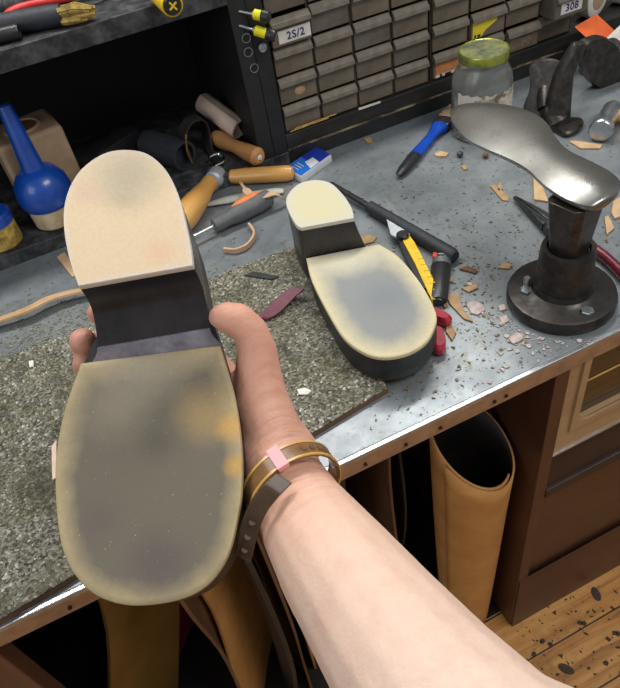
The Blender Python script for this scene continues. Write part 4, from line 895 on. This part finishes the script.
MB().loft(rings).build('foot_plate', M['ironbright'], t, ang=55)

# small three-footed last behind
lc = Vector((.700, .405, H))
t = thing('tripod_last', 'small dark iron last with three feet standing behind the foot plate', 'shoe last', lc)
def footplate(L1, W1, th):
    o = [(-.50, 0), (-.46, .26), (-.3, .36), (-.08, .32), (.12, .36), (.34, .47), (.46, .30), (.5, 0), (.46, -.30), (.34, -.47), (.12, -.36), (-.08, -.32), (-.3, -.36), (-.46, -.26)]
    p = catmull([(x * L1, y * W1) for x, y in o], 3, True); return MB().prism(p, 0, th, th * .3)
hub = Vector((.000, .012, .030))
f1 = footplate(.075, .058, .010).tf(Matrix.Translation((.006, -.010, 0)) @ Matrix.Rotation(-1.2, 4, 'Z')); f1.build('flat_foot', M['irondark'], t)
MB().tube([(.006, -.008, .006), (.004, .004, .020), hub], [.022, .017, .015], 16).build('leg', M['irondark'], t)
top = Vector((0.7311,0.4000,0.8563)) - lc
MB().tube([Vector((.006, -.004, .006)), Vector((.006, .000, .022)).lerp(top, .15), hub.lerp(top, .55), top.lerp(hub, .04), top], [.0235, .0200, .0150, .0115, .0090], 18, .8).build('leg', M['irondark'], t)
MB().lathe([(-.002, .0085), (.0015, .0080), (.002, .006)], 14, 'z', tuple(top)).build('worn_tip', M['iron'], t)

lt = Vector((0.7127,0.4400,0.7779)) - lc
MB().tube([hub + Vector((0, 0, -.006)), hub.lerp(lt, .55), lt], [.015, .0145, .014], 16).build('leg', M['irondark'], t)
tocam = (Vector((0, -.362, 1.286)) - lt - lc).normalized(); nz = (tocam + Vector((-.25, 0, .1))).normalized(); ly = (Vector((.12, 0, 1)) - nz * nz.dot(Vector((.12, 0, 1)))).normalized()
f3 = footplate(.092, .070, .012).tf(Matrix.Translation(lt) @ Matrix(((ly.x, nz.cross(ly).x, nz.x), (ly.y, nz.cross(ly).y, nz.y), (ly.z, nz.cross(ly).z, nz.z))).to_4x4()); f3.build('side_foot', M['irondark'], t)

# big black foot standing at the right
bf = Vector((0.7933,0.3842,0.7350)) + Vector((.03, .05, 0))
t = thing('black_last_foot', 'large black iron last foot leaning at the back beside the orange card', 'shoe last', bf)
pw = [Vector(p) for p in ((0.7904,0.4600,0.8235), (0.8052,0.4600,0.8287), (0.8276,0.4600,0.8254), (0.8556,0.4600,0.8079), (0.8862,0.4600,0.7744), (0.9205,0.4600,0.7402), (0.9565,0.4600,0.6968), (0.9530,0.4600,0.6680), (0.9148,0.4600,0.6843), (0.8734,0.4600,0.7106), (0.8353,0.4600,0.7388), (0.8095,0.4600,0.7641), (0.7957,0.4600,0.7949))]
pl_ = catmull([(p.x - bf.x, p.z - bf.z) for p in pw], 4, True)
mz = min(p[1] for p in pl_); 
ft = MB().prism(pl_, -.010, .010, .008).tf(Matrix.Rotation(math.pi / 2, 4, 'X'))
# keep it where it stands: plate plane faces the front, leaning back
dyy = .46 - bf.y
ft.tf(Matrix.Translation((0, dyy, 0))).build('foot_plate', M['irondark'], t)
MB().tube([(.045, dyy + .005, .060), (.050, dyy + .035, .03), (.052, dyy + .05, .0)], [.014, .016, .022], 14).build('leg', M['irondark'], t)

# hammer
hc = Vector((0.7199,0.3191,0.7510)); hd = Vector((.052, .036, -.003)).normalized()
t = thing('hammer', 'hammer with round polished steel face lying at the right edge', 'hammer', (hc.x, hc.y, H), 0)
mwh = Matrix.Translation(Vector((0, 0, .019))) @ hd.to_track_quat('X', 'Z').to_matrix().to_4x4()
MB().lathe([(-.001, .0), (-.0008, .0155), (.001, .0172), (.006, .0180), (.012, .0170), (.018, .0145), (.032, .0135), (.045, .0150), (.075, .0150), (.085, .012)], 32, 'x').tf(mwh).build('head', M['zinc'], t)
MB().tube([mwh @ Vector((.060, 0, 0)), mwh @ Vector((.064, -.05, -.004)), mwh @ Vector((.068, -.20, -.006))], [.008, .009, .0115], 14, 1.2).build('handle', M['wood'], t)

# pliers
A, r, L = lay((0.5269,0.2697,0.7350), (0.5142,0.0483,0.7350))
t = thing('pliers', 'long nose pliers with maroon dipped handles lying behind the last stand', 'pliers', A, r)
MB().loft([[(0, -.001, .004), (0, .0012, .004), (0, .0012, .008), (0, -.001, .008)], [(L * .18, -.005, .002), (L * .18, .0006, .002), (L * .18, .0006, .012), (L * .18, -.005, .012)], [(L * .36, -.010, .001), (L * .36, .002, .001), (L * .36, .002, .013), (L * .36, -.010, .013)]]).build('jaw', M['darksteel'], t, .001)
MB().loft([[(0, .0015, .004), (0, .004, .004), (0, .004, .008), (0, .0015, .008)], [(L * .18, .002, .002), (L * .18, .0082, .002), (L * .18, .0082, .012), (L * .18, .002, .012)], [(L * .36, .002, .001), (L * .36, .014, .001), (L * .36, .014, .013), (L * .36, .002, .013)]]).build('jaw', M['darksteel'], t, .001)
MB().lathe([(.001, .0125), (.013, .0125), (.015, .010)], 22, 'z', (L * .40, .001, 0)).build('pivot', M['darksteel'], t)
MB().tube(catmull([(L * .42, .006, .0075), (L * .6, .014, .0075), (L * .8, .016, .0075), (L * 1.02, .009, .0075)], 5), [.005] * 3 + [.0068] * 13, 14).build('handle', M['maroonplastic'], t)
MB().tube(catmull([(L * .42, -.004, .0075), (L * .6, -.016, .0075), (L * .75, -.021, .0075), (L * .86, -.020, .0075)], 5), [.005] * 3 + [.0068] * 13, 14).build('handle', M['maroonplastic'], t)

# card, paper and tape rolls at the back right
oc = [Vector(p) for p in ((0.8415,0.5300,0.8155), (0.9009,0.5450,0.8158), (0.9364,0.5300,0.7805), (0.9040,0.5150,0.7768), (0.8572,0.5150,0.7970))]
c = sum(oc, Vector()) / 5
o = MB(); top_ = [p - c for p in oc]; nb = Vector((0, .0006, .0006))
o.add([tuple(p + nb) for p in top_] + [tuple(p - nb) for p in top_], [(0, 1, 2, 3, 4), (9, 8, 7, 6, 5)] + [(i, (i + 1) % 5, (i + 1) % 5 + 5, i + 5) for i in range(5)])
o = o.build('orange_card', M['orangecard']); o.location = c; tag(o, 'orange card propped behind the black last foot', 'card')
oc = [Vector(p) for p in ((0.8846,0.5050,0.7852), (0.9403,0.5200,0.7989), (1.0002,0.5100,0.7540), (0.9596,0.4800,0.7146), (0.9148,0.4900,0.7534))]
c = sum(oc, Vector()) / 5
o = MB(); top_ = [p - c for p in oc]
o.add([tuple(p + nb) for p in top_] + [tuple(p - nb) for p in top_], [(0, 1, 2, 3, 4), (9, 8, 7, 6, 5)] + [(i, (i + 1) % 5, (i + 1) % 5 + 5, i + 5) for i in range(5)])
o = o.build('paper_sheet', M['paper']); o.location = c; tag(o, 'white paper propped at the right edge beside the orange card', 'paper')
for lab, p, dz in (('left white tape roll on the ledge above the orange card', (0.9474,0.6100,0.8155), 0), ('right white tape roll on the ledge at the top right corner', (1.0295,0.6200,0.7951), .0)):
    p = Vector(p); zc = H + .0487
    t = thing('tape_roll', lab, 'tape roll', (p.x, p.y, zc), .35, 'white tape rolls on the ledge')
    MB().lathe([(-.014, .022), (-.014, .033), (-.012, .036), (.014, .036), (.014, .022)], 36, 'y', (0, 0, .0361)).build('tape', M['paper'], t)
    MB().lathe([(-.0145, .0200), (-.0145, .0222), (.0145, .0222), (.0145, .0200)], 36, 'y', (0, 0, .0361)).build('core', M['cardboard'], t)
    MB().lathe([(-.010, .0205), (.010, .0205)], 24, 'y', (0, 0, .0361)).build('hollow', M['inside'], t)
for (u, lab, m, rr) in (((0.5646,0.3875,0.7350), 'round brown bead on the bench in front of the foot plate toe', 'brownleather', .0045), ((0.5363,0.4142,0.7350), 'dark grey pebble on the bench right of the paintbrush', 'darksteel', .0048)):
    tag(at(MB().ball((0, 0, rr), (rr * 1.1, rr, rr * .95), 8).build('bead' if 'bead' in lab else 'pebble', M[m]), u), lab, 'bead' if 'bead' in lab else 'pebble')

# ------------------------------------------------------------------ leather stored under the bench
t = thing('leather_roll', 'tall tan leather roll standing under the bench by the brown panel', 'leather roll', (.320, .060, .0042))
def roll():
    mb = MB(); rows = []
    NN = 56; rowsn = 14
    b0, b1 = Vector((.004, .002, 0)), Vector((0, 0, .552))
    for k in range(rowsn + 1):
        q = k / rowsn; c = b0.lerp(b1, q); R0 = .042 + (.0575 - .042) * q ** .8
        row = []
        for i in range(NN + 1):
            a = i / NN * math.radians(470) + math.radians(200); rr = R0 * (1 - .12 * i / NN)
            zz = c.z
            if k == rowsn: zz += .048 * math.cos(a - math.radians(125))
            elif k >= rowsn - 3: zz += (.048 * math.cos(a - math.radians(125))) * (k - rowsn + 4) / 4
            row.append((c.x + rr * math.cos(a), c.y + rr * math.sin(a), max(zz, 0)))
        rows.append(row)
    vs = [p for r_ in rows for p in r_]; m = NN + 1
    mb.add(vs, [(k * m + i, k * m + i + 1, (k + 1) * m + i + 1, (k + 1) * m + i) for k in range(rowsn) for i in range(NN)])
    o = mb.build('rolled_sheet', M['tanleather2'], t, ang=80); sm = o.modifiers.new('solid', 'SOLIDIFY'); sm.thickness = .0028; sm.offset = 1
    o.data.materials.clear(); o.data.materials.append(M['tanleather2']); o.data.materials.append(M['hairleather']); sm.material_offset = 1; sm.material_offset_rim = 0  # dark second material paints in the shading inside the roll
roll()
MB().tube(catmull([Vector(p) - t.location for p in ((0.3617,0.1050,0.5504), (0.3977,0.1050,0.5108), (0.4217,0.1000,0.4715), (0.4413,0.0950,0.4180))], 5), .0035, 8).build('loose_edge', M['brownleather'], t)

def sheet(label, x, y0, y1, h, m, lean=0, rz=0, th=.004, bow=0, cat='leather sheet', name='leather_sheet', wob=.01, cut=0):
    """sheet of leather standing on edge on the floor, one edge to the front"""
    mb = MB(); n, k = 10, 10
    for sd in (0, 1):
        for j in range(k + 1):
            for i in range(n + 1):
                a, b = i / n, j / k
                xx = bow * math.sin(math.pi * b) * (1 - a * .3) + wob * math.sin(a * 5 + label.__len__()) * a + (th if sd else 0)
                hh = h - cut * a
                mb.v.append(Vector((xx + lean * b * hh * math.cos(rz), (y1 - y0) * a + .012 * math.sin(b * 7 + len(label)) * (1 - a) - lean * b * hh * math.sin(rz), b * hh)))
    m1 = (n + 1) * (k + 1)
    for j in range(k):
        for i in range(n):
            q = j * (n + 1) + i; mb.f.append((q, q + 1, q + n + 2, q + n + 1)); mb.f.append((m1 + q + n + 1, m1 + q + n + 2, m1 + q + 1, m1 + q))
    for j in range(k):
        for i in (0, n):
            q = j * (n + 1) + i; mb.f.append((q, q + n + 1, m1 + q + n + 1, m1 + q))
    for i in range(n):
        for j in (0, k):
            q = j * (n + 1) + i; mb.f.append((q, q + 1, m1 + q + 1, m1 + q))
    o = mb.build(name, m, ang=60); o.location = (x, y0, .0042); o.rotation_euler = (0, 0, rz)
    return tag(o, label, cat, 'leather sheets stored on edge under the bench')
sheet('ochre leather sheet standing under the bench below the raised toe', -.358, .085, .245, .60, M['ochreleather'], .30, -.90, .005, .004)
sheet('dark red suede sheet standing under the bench right of the ochre sheet', -.262, .205, .37, .60, M['redcloth'], .29, -.9, .006, .006)
sheet('grey brown leather sheet standing just left of the bright tan sheet', -.112, .055, .13, .56, M['brownleather'], .03, -.15, .005, .006)
sheet('bright tan leather sheet standing under the bench below the wrist', -.105, .075, .26, .53, M['tanleather2'], .04, -.62, .004, .006, cut=.16)
sheet('wide black leather sheet standing between the tan sheet and the forearm', -.030, .055, .13, .60, M['hairleather'], .03, 0, .007, .012)
sheet('thin brown leather sheet standing right of the wide black sheet', .002, .06, .15, .57, M['brownleather'], .02, 0, .004, .004)
sheet('short tan leather offcut sheet standing nearest behind the forearm', .024, .10, .20, .50, M['tanleather2'], .01, -.15, .004, .004, cut=.08)
sheet('black leather sheet standing beside the forearm near the roll', .110, .10, .44, .62, M['hairleather'], .05, 0, .006, .008)
sheet('dark brown leather sheet standing left of the tall tan roll', .185, .09, .42, .62, M['brownleather'], .05, 0, .004, .008)
sheet('black leather sheet standing closest to the tall tan roll', .222, .12, .42, .63, M['hairleather'], .03, 0, .004, .006)
t = tag(MB().box(-.306, .022, .0042, -.262, .05, H - .03).build('timber_post', M['timber'], bevel=.002), 'brown timber post under the bench at the bottom left', 'timber post')
t = tag(MB().box(-.60, .028, .0042, -.309, .050, .68).build('timber_board', M['timber'], bevel=.002), 'wide brown board standing under the bench at the bottom left corner', 'timber board')

# ------------------------------------------------------------------ dust and crumbs
def crumbs(name, label, cat, m, spots, size, z):
    mb = MB()
    for (x, y) in spots:
        s = size * random.choice((.4, .6, .8, 1, 1.7)); a0 = random.uniform(0, 6.28); k = random.choice((3, 4, 5)); asp = random.choice((1, .5, .3))
        p = []
        for i in range(k):
            a = 2 * math.pi * i / k + random.uniform(-.3, .3); X, Y = s * math.cos(a), s * asp * math.sin(a)
            p.append((x + X * math.cos(a0) - Y * math.sin(a0), y + X * math.sin(a0) + Y * math.cos(a0)))
        mb.prism(p, z, z + min(.0012, s * .4))
    return tag(mb.build(name, m), label, cat, kind='stuff')
def onboard(x, y):
    return (Vector((x, y, 0)) - Vector((q0.x, q0.y, 0))).dot(Vector((fx.y, -fx.x, 0))) * 0 == 1
def inside(x, y, poly):
    c = False; j = len(poly) - 1
    for i in range(len(poly)):
        if (poly[i][1] > y) != (poly[j][1] > y) and x < (poly[j][0] - poly[i][0]) * (y - poly[i][1]) / (poly[j][1] - poly[i][1]) + poly[i][0]: c = not c
        j = i
    return c
BP = [(p.x, p.y) for p in (p0, q0, q1, p1)]
sp = []
while len(sp) < 1500:
    mu = random.choice(((.40, .20, .08), (.40, .12, .05), (.33, .06, .06), (.45, .30, .12), (.5, .35, .15), (.5, .1, .1), (.02, .43, .1), (.25, .05, .05)))
    x, y = random.gauss(mu[0], mu[2]), random.gauss(mu[1], mu[2])
    if .01 < y < D - .01 and -.35 < x < 1.0 and not inside(x, y, BP) and (x - bc.x) ** 2 + (y - bc.y) ** 2 > .067 ** 2: sp.append((x, y))
crumbs('leather_crumbs', 'fine dark and greenish leather crumbs strewn over the steel bench top', 'crumbs', M['crumb'], sp, .0014, H + .0002)
sp = []
while len(sp) < 2200:
    x, y = random.gauss(-.12, .09), abs(random.gauss(0, .05)) + .34
    if y < D - .01 and not inside(x, y, BP): sp.append((x, y))
crumbs('grit', 'grey green grit spilled on the steel behind the board at the left', 'grit', M['grit'], sp, .0013, H + .0002)
sp = []
while len(sp) < 130:
    x, y = random.gauss(bc.x - .045, .035), random.gauss(bc.y - .03, .035)
    if y > .008 and (x - bc.x) ** 2 + (y - bc.y) ** 2 > .068 ** 2 and not inside(x, y, BP): sp.append((x, y))
crumbs('pale_crumbs', 'pale pinkish crumbs scattered in front of the last stand', 'crumbs', M['flake'], sp, .0019, H + .0003)
sp = []
while len(sp) < 260:
    x, y = random.gauss(.43, .15), random.gauss(-.07, .07)
    if y < -.004: sp.append((x, y))
crumbs('floor_scraps', 'small dark leather scraps and threads on the floorboards', 'scraps', M['floordirt'], sp, .0030, .0003)
kb = [( (0.5608,-0.0272,0.0000)), ((0.4238,-0.1075,0.0000))]
for i, p in enumerate(kb):
    o = MB().prism([(.014 * math.cos(a), .008 * math.sin(a)) for a in [k * math.pi / 8 for k in range(16)]], 0, .0006).build('floor_knot', M['floordirt'], fl)
    o.location = (p[0], p[1], .0001); o.rotation_euler = (0, 0, 1.2 + i)

# ------------------------------------------------------------------ light, world, camera
def area(name, loc, target, sx, sy, power, col=(1, 1, 1)):
    l = bpy.data.lights.new(name, 'AREA'); l.shape = 'RECTANGLE'; l.size = sx; l.size_y = sy; l.energy = power; l.color = col
    o = bpy.data.objects.new(name, l); COL.objects.link(o); o.location = loc
    o.rotation_euler = (Vector(target) - Vector(loc)).to_track_quat('-Z', 'Y').to_euler(); return o
area('wall_tube_light', (.20, .74, 1.95), (.2, .10, .7), 1.7, .12, 15, (1, .97, .93))
area('ceiling_panel_light', (.9, -.7, 2.4), (.3, .3, .7), 1.0, .6, 14, (1, .97, .93))
area('window_light', (-1.5, -.6, 1.8), (0, .1, .8), 1.0, 1.0, 6, (.9, .96, 1))
w = bpy.data.worlds.new('room_air'); S.world = w; w.use_nodes = True
w.node_tree.nodes['Background'].inputs[0].default_value = (.92, .95, 1, 1); w.node_tree.nodes['Background'].inputs[1].default_value = .26

cam = bpy.data.cameras.new('camera'); cam.sensor_fit = 'HORIZONTAL'; cam.sensor_width = 36; cam.lens = 655.568 / 620 * 36; cam.clip_start = .01
co = bpy.data.objects.new('camera', cam); COL.objects.link(co)
Rc = Matrix([[0.89775, 0.38924, -0.20622], [-0.41747, 0.60246, -0.68026], [-0.14055, 0.6968, 0.70336]])
co.matrix_world = Matrix.Translation((0, -0.36209, 1.28575)) @ Rc.to_4x4()
S.camera = co
vs = S.view_settings; vs.view_transform = 'Standard'; vs.look = 'None'; vs.gamma = 1; vs.use_curve_mapping = False; vs.exposure = .32
